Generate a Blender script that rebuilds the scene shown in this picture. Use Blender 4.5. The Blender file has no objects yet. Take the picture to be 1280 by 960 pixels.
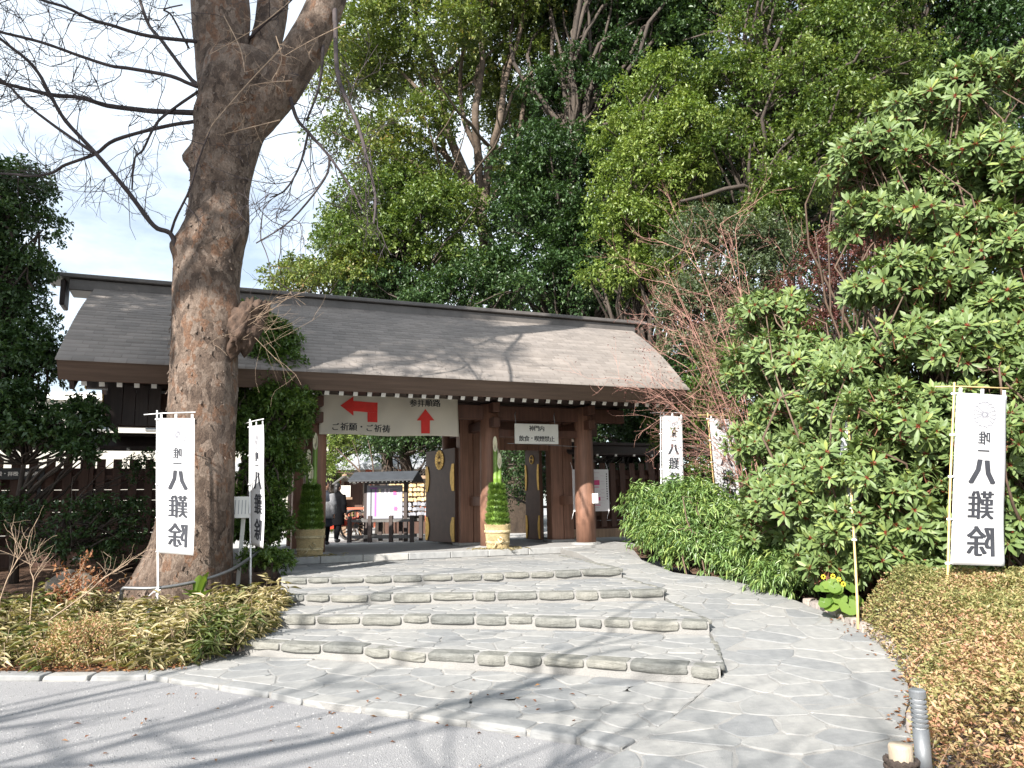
import bpy, bmesh, math, random
import numpy as np
from mathutils import Vector, Matrix, noise as mnoise

random.seed(7); RS = np.random.default_rng(11)
S = bpy.context.scene
COL = S.collection
rad = math.radians

# ------------------------------------------------------------------ camera
FPX = 961.0; PITCH = rad(8.87); ROLL = rad(0.9); CAM = np.array([0, 0, 1.6])
FW = np.array([0, math.cos(PITCH), math.sin(PITCH)])
R0 = np.array([1., 0, 0]); U0 = np.array([0, -math.sin(PITCH), math.cos(PITCH)])
RT = math.cos(ROLL)*R0 - math.sin(ROLL)*U0
UP = math.sin(ROLL)*R0 + math.cos(ROLL)*U0
cam = bpy.data.cameras.new('camera'); camo = bpy.data.objects.new('camera', cam); COL.objects.link(camo)
cam.sensor_width = 36; cam.lens = FPX/1280*36; cam.clip_end = 2000; cam.clip_start = .05
m3 = Matrix((RT, UP, -FW)).transposed()
camo.matrix_world = Matrix.Translation(Vector(CAM)) @ m3.to_4x4()
S.camera = camo

# ------------------------------------------------------------------ sky and sun
SUN_AZ = rad(29); SUN_EL = rad(34)
TO_SUN = Vector((-math.sin(SUN_AZ)*math.cos(SUN_EL), -math.cos(SUN_AZ)*math.cos(SUN_EL), math.sin(SUN_EL)))
W = bpy.data.worlds.new('World'); S.world = W; W.use_nodes = True
nt = W.node_tree; nt.nodes.clear()
out = nt.nodes.new('ShaderNodeOutputWorld'); bg = nt.nodes.new('ShaderNodeBackground')
sky = nt.nodes.new('ShaderNodeTexSky'); sky.sky_type = 'NISHITA'; sky.sun_disc = False
sky.sun_elevation = SUN_EL; sky.sun_rotation = math.pi + SUN_AZ; sky.air_density = 1.0; sky.dust_density = .8
# thin high cloud veil
tc = nt.nodes.new('ShaderNodeTexCoord'); mp = nt.nodes.new('ShaderNodeMapping'); mp.inputs['Scale'].default_value = (1, 1, 2.6)
nz = nt.nodes.new('ShaderNodeTexNoise'); nz.inputs['Scale'].default_value = 2.2; nz.inputs['Detail'].default_value = 7; nz.inputs['Roughness'].default_value = .6
rp = nt.nodes.new('ShaderNodeValToRGB'); rp.color_ramp.elements[0].position = .36; rp.color_ramp.elements[1].position = .62
rp.color_ramp.elements[0].color = (.3, .3, .3, 1); rp.color_ramp.elements[1].color = (.95, .95, .95, 1)
mx = nt.nodes.new('ShaderNodeMix'); mx.data_type = 'RGBA'; mx.inputs['B'].default_value = (8.6, 9.4, 10.1, 1)
nt.links.new(tc.outputs['Generated'], mp.inputs['Vector']); nt.links.new(mp.outputs[0], nz.inputs['Vector'])
nt.links.new(nz.outputs['Fac'], rp.inputs[0]); nt.links.new(rp.outputs[0], mx.inputs['Factor'])
nt.links.new(sky.outputs[0], mx.inputs['A']); nt.links.new(mx.outputs['Result'], bg.inputs['Color'])
bg.inputs['Strength'].default_value = .072
nt.links.new(bg.outputs[0], out.inputs[0])
sl = bpy.data.lights.new('sun', 'SUN'); sl.energy = 5.0; sl.angle = rad(.55); sl.color = (1, .955, .89)
so = bpy.data.objects.new('sun', sl); COL.objects.link(so)
so.rotation_euler = TO_SUN.to_track_quat('Z', 'Y').to_euler()
S.view_settings.view_transform = 'Standard'; S.view_settings.look = 'None'
S.view_settings.exposure = 1.3; S.view_settings.gamma = 1
S.cycles.max_bounces = 8; S.cycles.transparent_max_bounces = 8

# ------------------------------------------------------------------ pixel helpers (directions only; distance from ground or things)
def ray(x, y): return FW*FPX + RT*(x-640) + UP*(480-y)
def atz(x, y, z): d = ray(x, y); return CAM + d*((z-CAM[2])/d[2])
def aty(x, y, Y): d = ray(x, y); return CAM + d*(Y/d[1])
def V(*a): return Vector(a)
def lerp(a, b, t): return a + (b-a)*t
def nrm(a):
    return a/np.maximum(np.linalg.norm(a, axis=-1, keepdims=True), 1e-9)

# ------------------------------------------------------------------ materials
MATS = {}
def newmat(name):
    m = bpy.data.materials.new(name); m.use_nodes = True; m.node_tree.nodes.clear(); MATS[name] = m
    t = m.node_tree; o = t.nodes.new('ShaderNodeOutputMaterial'); b = t.nodes.new('ShaderNodeBsdfPrincipled')
    t.links.new(b.outputs[0], o.inputs[0]); return m, t, b, o
def ramp(t, fac, stops):
    r = t.nodes.new('ShaderNodeValToRGB'); e = r.color_ramp.elements
    e[0].position, e[0].color = stops[0][0], (*stops[0][1], 1)
    e[1].position, e[1].color = stops[-1][0], (*stops[-1][1], 1)
    for p, c in stops[1:-1]:
        k = e.new(p); k.color = (*c, 1)
    t.links.new(fac, r.inputs[0]); return r.outputs[0]
def noise_n(t, scale, detail=5, rough=.55, vec=None, dist=0):
    n = t.nodes.new('ShaderNodeTexNoise'); n.inputs['Scale'].default_value = scale
    n.inputs['Detail'].default_value = detail; n.inputs['Roughness'].default_value = rough; n.inputs['Distortion'].default_value = dist
    if vec is not None: t.links.new(vec, n.inputs['Vector'])
    return n.outputs['Fac']
def coords(t, scale=(1, 1, 1), kind='Object'):
    c = t.nodes.new('ShaderNodeTexCoord'); m = t.nodes.new('ShaderNodeMapping'); m.inputs['Scale'].default_value = scale
    t.links.new(c.outputs[kind], m.inputs['Vector']); return m.outputs[0]
def bump(t, b, h, strength, dist=.02):
    n = t.nodes.new('ShaderNodeBump'); n.inputs['Strength'].default_value = strength; n.inputs['Distance'].default_value = dist
    t.links.new(h, n.inputs['Height']); t.links.new(n.outputs[0], b.inputs['Normal'])
def mixc(t, fac, a, bcol, mode='MIX'):
    m = t.nodes.new('ShaderNodeMix'); m.data_type = 'RGBA'; m.blend_type = mode
    for sock, v in (('Factor', fac), ('A', a), ('B', bcol)):
        if isinstance(v, (int, float)): m.inputs[sock].default_value = v
        elif isinstance(v, tuple): m.inputs[sock].default_value = (*v, 1)
        else: t.links.new(v, m.inputs[sock])
    return m.outputs['Result']
def objrand(t):
    return t.nodes.new('ShaderNodeObjectInfo').outputs['Random']
def attr(t, n='rnd'):
    a = t.nodes.new('ShaderNodeAttribute'); a.attribute_name = n; return a.outputs['Fac']

def plain(name, col, rough=.6, metal=0, var=.15, scale=8, bmp=.1, bscale=60, stretch=(1, 1, 1)):
    m, t, b, o = newmat(name); c = coords(t, stretch)
    n = noise_n(t, scale, 5, .6, c)
    lo = tuple(x*(1-var) for x in col); hi = tuple(min(1, x*(1+var)) for x in col)
    cc = ramp(t, n, [(.3, lo), (.7, hi)])
    r = mixc(t, objrand(t), tuple([1-var*.6]*3), tuple([1+var*.6]*3))
    cc = mixc(t, 1.0, cc, r, 'MULTIPLY')
    t.links.new(cc, b.inputs['Base Color']); b.inputs['Roughness'].default_value = rough; b.inputs['Metallic'].default_value = metal
    if bmp: bump(t, b, noise_n(t, bscale, 4, .6, c), bmp, .01)
    return m
def leafmat(name, stops, rough=.42, trans=.28, spec=.5):
    m, t, b, o = newmat(name)
    c = ramp(t, attr(t), stops)
    t.links.new(c, b.inputs['Base Color']); b.inputs['Roughness'].default_value = rough
    b.inputs['Specular IOR Level'].default_value = spec
    tr = t.nodes.new('ShaderNodeBsdfTranslucent')
    c2 = mixc(t, 1.0, c, (1.25, 1.3, .55), 'MULTIPLY'); t.links.new(c2, tr.inputs[0])
    ms = t.nodes.new('ShaderNodeMixShader'); ms.inputs[0].default_value = trans
    t.links.new(b.outputs[0], ms.inputs[1]); t.links.new(tr.outputs[0], ms.inputs[2]); t.links.new(ms.outputs[0], o.inputs[0])
    return m
def barkmat(name, stops, scale=3.5, bmp=.6, stretch=(1, 1, .45)):
    m, t, b, o = newmat(name); c = coords(t, stretch)
    n1 = noise_n(t, scale, 8, .68, c, .6); col = ramp(t, n1, stops)
    n2 = noise_n(t, scale*9, 5, .7, c)
    col = mixc(t, .5, col, ramp(t, n2, [(.3, (.45, .42, .4)), (.7, (1.25, 1.22, 1.2))]), 'MULTIPLY')
    t.links.new(col, b.inputs['Base Color']); b.inputs['Roughness'].default_value = .85
    add = t.nodes.new('ShaderNodeMath'); add.operation = 'ADD'; t.links.new(n1, add.inputs[0]); t.links.new(n2, add.inputs[1])
    bump(t, b, add.outputs[0], bmp, .03)
    return m
def woodmat(name, col, var=.35, rough=.6, stretch=(14, 14, .7)):
    m, t, b, o = newmat(name); c = coords(t, stretch)
    n = noise_n(t, 1.6, 6, .65, c, .4)
    lo = tuple(x*(1-var) for x in col); hi = tuple(x*(1+var) for x in col)
    cc = ramp(t, n, [(.28, lo), (.72, hi)])
    n2 = noise_n(t, 1.1, 4, .6, coords(t, (1, 1, 1)))
    cc = mixc(t, .6, cc, ramp(t, n2, [(.3, (.7, .68, .66)), (.7, (1.25, 1.25, 1.25))]), 'MULTIPLY')
    t.links.new(cc, b.inputs['Base Color']); b.inputs['Roughness'].default_value = rough
    bump(t, b, n, .25, .01)
    return m

# stone and ground
def stonemat(name, cols, scale=4, bmp=.35, rough=.85):
    m, t, b, o = newmat(name); c = coords(t)
    n = noise_n(t, scale, 7, .62, c)
    cc = ramp(t, n, [(.3, cols[0]), (.5, cols[1]), (.72, cols[2])])
    r = ramp(t, objrand(t), [(0, (.80, .82, .84)), (.5, (1, 1, .985)), (1, (1.14, 1.12, 1.08))])
    cc = mixc(t, 1.0, cc, r, 'MULTIPLY')
    n3 = noise_n(t, .9, 5, .6, coords(t, kind='Generated'))
    t.links.new(cc, b.inputs['Base Color']); b.inputs['Roughness'].default_value = rough
    bump(t, b, noise_n(t, scale*7, 6, .7, c), bmp, .012)
    return m
stonemat('flag', ((.195, .195, .195), (.24, .238, .234), (.285, .281, .273)), 9.0, .45)
stonemat('riser', ((.10, .10, .09), (.17, .168, .152), (.24, .235, .215)), 7, 1.2)
stonemat('edge_stone', ((.22, .19, .17), (.33, .28, .25), (.42, .38, .35)), 5, .7)
stonemat('rock', ((.10, .08, .06), (.17, .14, .11), (.25, .22, .18)), 6, 1.3)
stonemat('granite', ((.26, .256, .248), (.32, .314, .304), (.38, .372, .36)), 9, .25)
def groundmat(name, a, b_, scale, bmp, spk=None):
    m, t, b, o = newmat(name); c = coords(t)
    big = noise_n(t, .7, 6, .6, c)
    fine = noise_n(t, scale, 3, .75, c)
    cc = ramp(t, fine, [(.3, a), (.7, b_)])
    cc = mixc(t, 1.0, cc, ramp(t, big, [(.3, (.86, .86, .87)), (.7, (1.1, 1.09, 1.07))]), 'MULTIPLY')
    vo = t.nodes.new('ShaderNodeTexVoronoi'); vo.inputs['Scale'].default_value = scale*.9; t.links.new(c, vo.inputs['Vector'])
    if spk:
        sp = noise_n(t, scale*.35, 2, .5, c)
        cc = mixc(t, ramp(t, sp, [(.66, (0, 0, 0)), (.72, (1, 1, 1))]), cc, spk)
    t.links.new(cc, b.inputs['Base Color']); b.inputs['Roughness'].default_value = .95
    bump(t, b, vo.outputs['Distance'], bmp, .012)
    return m
groundmat('gravel', (.15, .15, .157), (.345, .34, .342), 130, .6)
groundmat('soil', (.055, .035, .022), (.16, .085, .05), 40, .9, (.22, .10, .05))
groundmat('mortar', (.21, .205, .196), (.28, .272, .258), 90, .3)
groundmat('precinct', (.30, .295, .285), (.44, .43, .42), 60, .6)
groundmat('concrete', (.26, .256, .248), (.32, .314, .304), 60, .15)

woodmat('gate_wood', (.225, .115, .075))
woodmat('shaded_beam_wood', (.095, .042, .027))  # gate wood darkened: the shade under the eave is put into this colour
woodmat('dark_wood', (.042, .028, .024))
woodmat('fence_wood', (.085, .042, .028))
woodmat('pale_wood', (.30, .20, .13))
woodmat('grey_wood', (.10, .095, .09))
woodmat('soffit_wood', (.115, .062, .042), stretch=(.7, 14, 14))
plain('roof_edge', (.13, .085, .062), .8, 0, .25, 3, .3, 40, (.3, 5, 5))
plain('slate', (.03, .033, .038), .6, 0, .2, 6)
plain('ridge_metal', (.095, .085, .078), .5, .2, .25, 3)
plain('white_paint', (.82, .80, .76), .5, 0, .04)
plain('gold', (.50, .31, .07), .42, .7, .25, 12, .3, 50)
plain('door_metal', (.085, .042, .027), .55, .1, .2, 5)
plain('black_ink', (.018, .018, .02), .7, 0, .1, 8, 0)
plain('ink_grey', (.03, .032, .04), .8, 0, .2, 8, 0)
plain('crest_grey', (.22, .22, .25), .8, 0, .05, 8, 0)
plain('red_print', (.62, .028, .02), .7, 0, .1, 8, 0)
plain('pink_print', (.75, .10, .26), .7, 0, .1, 8, 0)
plain('pale_print', (.72, .62, .66), .7, 0, .1, 8, 0)
plain('purple_print', (.30, .10, .36), .7, 0, .1, 8, 0)
plain('yellow_print', (.74, .72, .40), .7, 0, .1, 8, 0)
plain('poster_white', (.80, .79, .79), .6, 0, .03, 8, 0)
plain('shaded_paper', (.28, .28, .31), .6, 0, .03, 8, 0)  # white sheet greyed: the shade on the notice board is put into its colour
plain('sign_white', (.74, .72, .66), .6, 0, .05, 4, .05)
plain('steel', (.20, .20, .20), .45, .6, .2, 9)
plain('galvan', (.23, .24, .25), .5, .3, .12, 9)
plain('white_plastic', (.80, .80, .80), .4, 0, .03)
plain('black_plastic', (.02, .02, .022), .5, 0, .1)
plain('bamboo_pole', (.66, .46, .20), .5, 0, .2, 12, .1)
plain('bamboo_green', (.15, .25, .04), .35, 0, .25, 6, .05)
plain('bamboo_cut', (.80, .74, .52), .55, 0, .08, 14, .1)
plain('straw', (.50, .39, .21), .9, 0, .3, 22, .8, 90, (1, 1, 6))
plain('rope_dark', (.055, .04, .032), .9, 0, .3, 30, .8, 120)
plain('rope_straw', (.60, .50, .30), .9, 0, .3, 30, .8, 120)
plain('wood_post', (.38, .31, .23), .8, 0, .2, 6, .5, 30, (4, 4, 1))
plain('cream_wall', (.40, .38, .335), .8, 0, .08, 1.2, .05)
plain('hall_roof', (.26, .27, .29), .7, 0, .12, 3)
plain('vermilion', (.40, .10, .05), .6, 0, .15, 5)
plain('red_cart', (.55, .06, .03), .5, 0, .15, 5)
plain('black_cloth', (.004, .004, .005), .9, 0, .2, 10)
plain('grey_cloth', (.22, .22, .23), .9, 0, .2, 10)
plain('navy_cloth', (.02, .024, .035), .9, 0, .2, 10)
plain('skin', (.50, .29, .20), .6, 0, .08, 10)
plain('hair', (.012, .010, .010), .5, 0, .2, 30)
plain('ema_wood', (.58, .42, .22), .7, 0, .2, 12)
plain('burl_bark', (.075, .046, .031), .9, 0, .5, 9, 1.0, 30)
plain('dead_twig', (.36, .26, .18), .8, 0, .3, 12, .2)
plain('red_stem', (.16, .065, .035), .7, 0, .3, 9, .1)
plain('red_twig', (.40, .22, .175), .8, 0, .3, 9, .2)
plain('brown_twig', (.10, .065, .045), .85, 0, .3, 9, .2)
plain('dark_twig', (.045, .034, .034), .85, 0, .3, 9, .2)
plain('yellow_flower', (.75, .55, .04), .6, 0, .1, 9, 0)
plain('glass_dark', (.03, .04, .05), .15, 0, .1, 3, 0)
# banner cloth and flag cloth: let some light through
def clothmat(name, col, tr):
    m, t, b, o = newmat(name); c = coords(t)
    cc = ramp(t, noise_n(t, 3, 4, .5, c), [(.3, tuple(x*.95 for x in col)), (.7, col)])
    t.links.new(cc, b.inputs['Base Color']); b.inputs['Roughness'].default_value = .85
    bump(t, b, noise_n(t, 220, 2, .5, c), .08, .004)
    k = t.nodes.new('ShaderNodeBsdfTranslucent'); t.links.new(cc, k.inputs[0])
    ms = t.nodes.new('ShaderNodeMixShader'); ms.inputs[0].default_value = tr
    t.links.new(b.outputs[0], ms.inputs[1]); t.links.new(k.outputs[0], ms.inputs[2]); t.links.new(ms.outputs[0], o.inputs[0])
clothmat('flag_cloth', (.60, .60, .61), .1); clothmat('banner_cloth', (.66, .60, .50), .2)
# shingles: a tone for each
m, t, b, o = newmat('shingle'); c = coords(t)
cc = ramp(t, attr(t), [(0, (.155, .136, .122)), (.5, (.195, .173, .157)), (1, (.24, .213, .194))])
cc = mixc(t, 1.0, cc, ramp(t, noise_n(t, .9, 5, .6, c), [(.3, (.8, .8, .8)), (.7, (1.15, 1.13, 1.1))]), 'MULTIPLY')
t.links.new(cc, b.inputs['Base Color']); b.inputs['Roughness'].default_value = .62
bump(t, b, noise_n(t, 30, 4, .6, c), .2, .01)
# bark
m, t, b, o = newmat('keyaki_bark'); c = coords(t, (1, 1, .62))
n1 = noise_n(t, 2.2, 8, .7, c, .5)
vo = t.nodes.new('ShaderNodeTexVoronoi'); vo.inputs['Scale'].default_value = 11; 
wv = t.nodes.new('ShaderNodeMix'); wv.data_type = 'RGBA'; wv.inputs['Factor'].default_value = .16; nn = t.nodes.new('ShaderNodeTexNoise'); nn.inputs['Scale'].default_value = 9; nn.inputs['Detail'].default_value = 4
t.links.new(c, nn.inputs['Vector']); t.links.new(c, wv.inputs['A']); t.links.new(nn.outputs['Color'], wv.inputs['B']); t.links.new(wv.outputs['Result'], vo.inputs['Vector'])
sp = t.nodes.new('ShaderNodeSeparateColor'); t.links.new(vo.outputs['Color'], sp.inputs[0])
mm = t.nodes.new('ShaderNodeMath'); mm.operation = 'MULTIPLY_ADD'; mm.inputs[1].default_value = .30; t.links.new(sp.outputs[0], mm.inputs[0]); t.links.new(n1, mm.inputs[2])
col = ramp(t, mm.outputs[0], [(.36, (.034, .022, .016)), (.50, (.08, .054, .039)), (.62, (.135, .097, .073)), (.72, (.21, .163, .13)), (.80, (.15, .08, .046)), (.90, (.11, .077, .057))])
n2 = noise_n(t, 38, 6, .75, c)
col = mixc(t, .75, col, ramp(t, n2, [(.3, (.34, .31, .29)), (.7, (1.6, 1.57, 1.53))]), 'MULTIPLY')
t.links.new(col, b.inputs['Base Color']); b.inputs['Roughness'].default_value = .88
a1 = t.nodes.new('ShaderNodeMath'); a1.operation = 'ADD'; t.links.new(mm.outputs[0], a1.inputs[0]); t.links.new(n2, a1.inputs[1])
bump(t, b, a1.outputs[0], 1.0, .035)
barkmat('flake_bark', [(.3, (.08, .056, .043)), (.6, (.15, .115, .09)), (.8, (.17, .09, .05))], 5, .5)
barkmat('tree_bark', [(.3, (.03, .022, .018)), (.55, (.07, .054, .042)), (.75, (.12, .094, .072))], 3, .7)
barkmat('camphor_bark', [(.3, (.05, .036, .027)), (.55, (.125, .092, .066)), (.75, (.21, .16, .118))], 3, .7)
# leaves (real foliage reflectances)
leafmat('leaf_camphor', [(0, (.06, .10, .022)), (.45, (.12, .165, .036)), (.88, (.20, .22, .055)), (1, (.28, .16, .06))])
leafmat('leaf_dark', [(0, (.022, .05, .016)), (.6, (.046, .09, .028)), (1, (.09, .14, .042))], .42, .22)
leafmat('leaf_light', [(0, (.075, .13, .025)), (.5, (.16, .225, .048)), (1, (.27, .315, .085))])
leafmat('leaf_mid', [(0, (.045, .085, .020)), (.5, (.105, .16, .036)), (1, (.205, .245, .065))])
leafmat('leaf_grey', [(0, (.055, .08, .04)), (.6, (.09, .125, .06)), (1, (.15, .17, .09))])
leafmat('leaf_red', [(0, (.075, .02, .02)), (.6, (.125, .04, .036)), (1, (.20, .09, .06))])
leafmat('leaf_big', [(0, (.07, .12, .04)), (.45, (.14, .20, .066)), (.75, (.20, .26, .085)), (.91, (.30, .35, .09)), (.95, (.24, .06, .03)), (1, (.20, .04, .02))], .5, .2, .4)
leafmat('leaf_nandina', [(0, (.085, .16, .055)), (.6, (.18, .28, .085)), (1, (.32, .39, .11))], .34, .28)
leafmat('leaf_bush', [(0, (.045, .09, .018)), (.6, (.09, .155, .03)), (1, (.17, .24, .045))], .4, .25)
leafmat('leaf_azalea', [(0, (.16, .18, .06)), (.4, (.28, .26, .10)), (.72, (.40, .28, .15)), (1, (.48, .24, .16))], .5, .25)
leafmat('leaf_sasa', [(0, (.09, .12, .03)), (.3, (.19, .17, .065)), (.65, (.38, .31, .17)), (1, (.58, .50, .33))], .55, .25)
leafmat('leaf_dry', [(0, (.14, .05, .022)), (.6, (.24, .095, .04)), (1, (.33, .17, .07))], .7, .2)
leafmat('leaf_pine', [(0, (.06, .12, .018)), (.6, (.12, .21, .03)), (1, (.21, .30, .05))], .5, .25)
leafmat('leaf_hosta', [(0, (.09, .17, .03)), (1, (.22, .31, .06))], .45, .35)

m, t, b, o = newmat('grit'); t.links.new(ramp(t, attr(t), [(0, (.12, .12, .125)), (.5, (.27, .265, .26)), (1, (.36, .355, .35))]), b.inputs['Base Color']); b.inputs['Roughness'].default_value = .9
MATS['black_cloth'].node_tree.nodes['Principled BSDF'].inputs['Specular IOR Level'].default_value = .1
# ------------------------------------------------------------------ object helpers
def tag(o, label=None, cat=None, group=None, kind=None):
    if label: o['label'] = label
    if cat: o['category'] = cat
    if group: o['group'] = group
    if kind: o['kind'] = kind
    return o
def empty(name, loc, rz=0):
    o = bpy.data.objects.new(name, None); COL.objects.link(o); o.location = Vector(loc); o.rotation_euler = (0, 0, rz)
    o.empty_display_size = .2
    return o
def link(o, parent=None):
    COL.objects.link(o)
    if parent is not None: o.parent = parent
    return o
def copy_tree(o, parent=None, **kw):
    c = o.copy(); COL.objects.link(c); c.parent = parent
    for ch in o.children: copy_tree(ch, c)
    return c
class MB:
    def __init__(s): s.v = []; s.f = []
    def add(s, vs, fs):
        n = len(s.v); s.v += [tuple(map(float, p)) for p in vs]; s.f += [tuple(i+n for i in f) for f in fs]; return s
    def box(s, c, d, rot=None):
        c = Vector(c); h = Vector(d)/2; vs = []
        for z in (-1, 1):
            for x, y in ((-1, -1), (1, -1), (1, 1), (-1, 1)):
                p = Vector((x*h.x, y*h.y, z*h.z))
                vs.append(c + (rot @ p if rot is not None else p))
        return s.add(vs, [(3, 2, 1, 0), (4, 5, 6, 7), (0, 1, 5, 4), (1, 2, 6, 5), (2, 3, 7, 6), (3, 0, 4, 7)])
    def beam(s, p, q, w, h, up=(0, 0, 1)):
        p = Vector(p); q = Vector(q); x = (q-p).normalized(); y = Vector(up).cross(x).normalized(); z = x.cross(y)
        return s.box((p+q)/2, ((q-p).length, w, h), Matrix((x, y, z)).transposed())
    def tube(s, pts, rs, n=8, cap=True, jit=0):
        pts = [Vector(p) for p in pts]; k = len(pts)
        if not hasattr(rs, '__len__'): rs = [rs]*k
        vs = []; ref = None
        for i in range(k):
            d = (pts[min(i+1, k-1)]-pts[max(i-1, 0)]).normalized()
            if ref is None:
                ref = Vector((1, 0, 0)) if abs(d.x) < .8 else Vector((0, 1, 0))
            a = (ref - d*ref.dot(d)).normalized(); b = d.cross(a); ref = a
            for j in range(n):
                th = 2*math.pi*j/n; r = rs[i]*(1+random.uniform(-jit, jit))
                vs.append(pts[i] + (a*math.cos(th)+b*math.sin(th))*r)
        fs = [(i*n+j, i*n+(j+1) % n, (i+1)*n+(j+1) % n, (i+1)*n+j) for i in range(k-1) for j in range(n)]
        if cap: fs += [tuple(range(n-1, -1, -1)), tuple((k-1)*n+j for j in range(n))]
        return s.add(vs, fs)
    def lathe(s, prof, n=24, c=(0, 0, 0)):
        c = Vector(c); k = len(prof)
        vs = [c+Vector((r*math.cos(2*math.pi*j/n), r*math.sin(2*math.pi*j/n), z)) for r, z in prof for j in range(n)]
        fs = [(i*n+j, i*n+(j+1) % n, (i+1)*n+(j+1) % n, (i+1)*n+j) for i in range(k-1) for j in range(n)]
        fs += [tuple(range(n-1, -1, -1)), tuple((k-1)*n+j for j in range(n))]
        return s.add(vs, fs)
    def prism(s, poly, fn):      # poly: list of 2d; fn(x,y,side)->3d, side 0/1
        n = len(poly)
        vs = [fn(x, y, 0) for x, y in poly]+[fn(x, y, 1) for x, y in poly]
        return s.add(vs, [tuple(range(n-1, -1, -1)), tuple(range(n, 2*n))]+[(i, (i+1) % n, n+(i+1) % n, n+i) for i in range(n)])
    def mesh(s, name, smooth=False):
        me = bpy.data.meshes.new(name); me.from_pydata(s.v, [], s.f); me.update()
        if smooth: me.shade_smooth()
        return me
    def build(s, name, mat, parent=None, smooth=False, bevel=0, seg=1):
        me = s.mesh(name, smooth); me.materials.append(MATS[mat])
        bm = bmesh.new(); bm.from_mesh(me); bmesh.ops.recalc_face_normals(bm, faces=bm.faces); bm.to_mesh(me); bm.free()
        o = link(bpy.data.objects.new(name, me), parent)
        if bevel:
            md = o.modifiers.new('bevel', 'BEVEL'); md.width = bevel; md.segments = seg; md.limit_method = 'ANGLE'; md.angle_limit = rad(40)
        return o
def fast_mesh(name, verts, faces, mat, parent=None, rnd=None, smooth=False):
    me = bpy.data.meshes.new(name); nv = len(verts); nf, k = faces.shape
    me.vertices.add(nv); me.vertices.foreach_set('co', verts.astype(np.float32).ravel())
    me.loops.add(nf*k); me.loops.foreach_set('vertex_index', faces.astype(np.int32).ravel())
    me.polygons.add(nf); me.polygons.foreach_set('loop_start', (np.arange(nf)*k).astype(np.int32))
    me.update(calc_edges=True)
    if rnd is not None:
        a = me.attributes.new('rnd', 'FLOAT', 'POINT'); a.data.foreach_set('value', rnd.astype(np.float32))
    if smooth: me.shade_smooth()
    me.materials.append(MATS[mat])
    return link(bpy.data.objects.new(name, me), parent)

# ------------------------------------------------------------------ leaves
def rndunit(n): return nrm(RS.normal(size=(n, 3)))
def leaf_arrays(P, D, N, L, Wd, fold=.25, rich=False, bend=.15):
    n = len(P); D = nrm(D); Sd = nrm(np.cross(D, N)); N = np.cross(Sd, D)
    L = np.broadcast_to(np.asarray(L, float), (n,))[:, None]; Wd = np.broadcast_to(np.asarray(Wd, float), (n,))[:, None]
    if not rich:
        v = np.stack([P, P+D*L*.45+Sd*Wd*.5+N*Wd*fold, P+D*L-N*L*bend, P+D*L*.45-Sd*Wd*.5+N*Wd*fold], 1)
        f = np.array([[0, 1, 2], [0, 2, 3]])
    else:
        q = lambda s, w, h: P+D*L*s+Sd*Wd*w+N*(Wd*fold*abs(w)*2+L*h)
        v = np.stack([P, q(.3, .32, 0), q(.3, 0, .0), q(.3, -.32, 0), q(.68, .5, -bend*.35), q(.68, 0, -bend*.35), q(.68, -.5, -bend*.35), P+D*L-N*L*bend], 1)
        f = np.array([[0, 1, 2], [0, 2, 3], [1, 4, 5], [1, 5, 2], [2, 5, 6], [2, 6, 3], [4, 7, 5], [5, 7, 6]])
    nv = v.shape[1]
    F = (f[None]+(np.arange(n)*nv)[:, None, None]).reshape(-1, 3)
    return v.reshape(-1, 3), F, nv
def leaves(name, P, D, N, L, Wd, mat, parent, rnd=None, **kw):
    v, F, nv = leaf_arrays(P, D, N, L, Wd, **kw)
    if rnd is None: rnd = RS.random(len(P))
    return fast_mesh(name, v, F, mat, parent, np.repeat(np.clip(rnd, 0, 1), nv))
def sprays(tw, td, k, tl, spread=.9, droop=0.):
    """k leaves along each twig; returns P, D, N"""
    n = len(tw); tw = np.repeat(tw, k, 0); td = np.repeat(nrm(td), k, 0); tl = np.repeat(np.broadcast_to(tl, (n,)), k)[:, None]
    s = RS.random((n*k, 1))*.9+.1
    P = tw+td*s*tl + RS.normal(size=tw.shape)*tl*.08
    r = rndunit(n*k); r = r-td*np.sum(r*td, 1, keepdims=True)
    D = nrm(td*.55+nrm(r)*spread+np.array([0, 0, -droop]))
    N = nrm(np.array([0, 0, 1.])+RS.normal(size=D.shape)*.45)
    return P, D, N
def lobe_twigs(lobes, dens, sub=.40, nsub=14, lo=-.35):
    """lobes: list of (center, (rx,ry,rz)); clumps on each lobe, twigs on each clump"""
    A = []; Dd = []; cl = []; T = []
    for c, R in lobes:
        c = np.array(c); R = np.array(R, float)
        ns = nsub
        u = rndunit(ns*3); u = u[u[:, 2] > lo-.25][:ns]
        cc = c+u*R*(RS.random((len(u), 1))*.35+.55)
        cr = R*sub*(RS.random((len(u), 1))*.6+.7)
        for p, r in zip(cc, cr):
            area = (r[0]*r[2]+r[0]*r[1]+r[1]*r[2])/3*4*math.pi
            n = max(6, int(area*dens)); d = rndunit(n*2); d = d[d[:, 2] > lo][:n]
            A.append(p+d*r*(RS.random((len(d), 1))**.6*.5+.5)); Dd.append(nrm(d+RS.normal(size=d.shape)*.5+np.array([0, 0, .15])))
            T.append(np.full(len(d), RS.random()))
            cl.append(p)
    return np.concatenate(A), np.concatenate(Dd), np.concatenate(T), cl
def limb_path(a, b, n=6, wob=.08, sag=.0):
    a = np.array(a); b = np.array(b); L = np.linalg.norm(b-a); pts = []
    off1 = RS.normal(size=3)*wob*L
    for i in range(n+1):
        s = i/n
        p = lerp(a, b, s)+off1*math.sin(math.pi*s)+np.array([0, 0, sag*L*math.sin(math.pi*s)])+RS.normal(size=3)*wob*.15*L*(0 < i < n)
        pts.append(p)
    return pts
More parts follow.
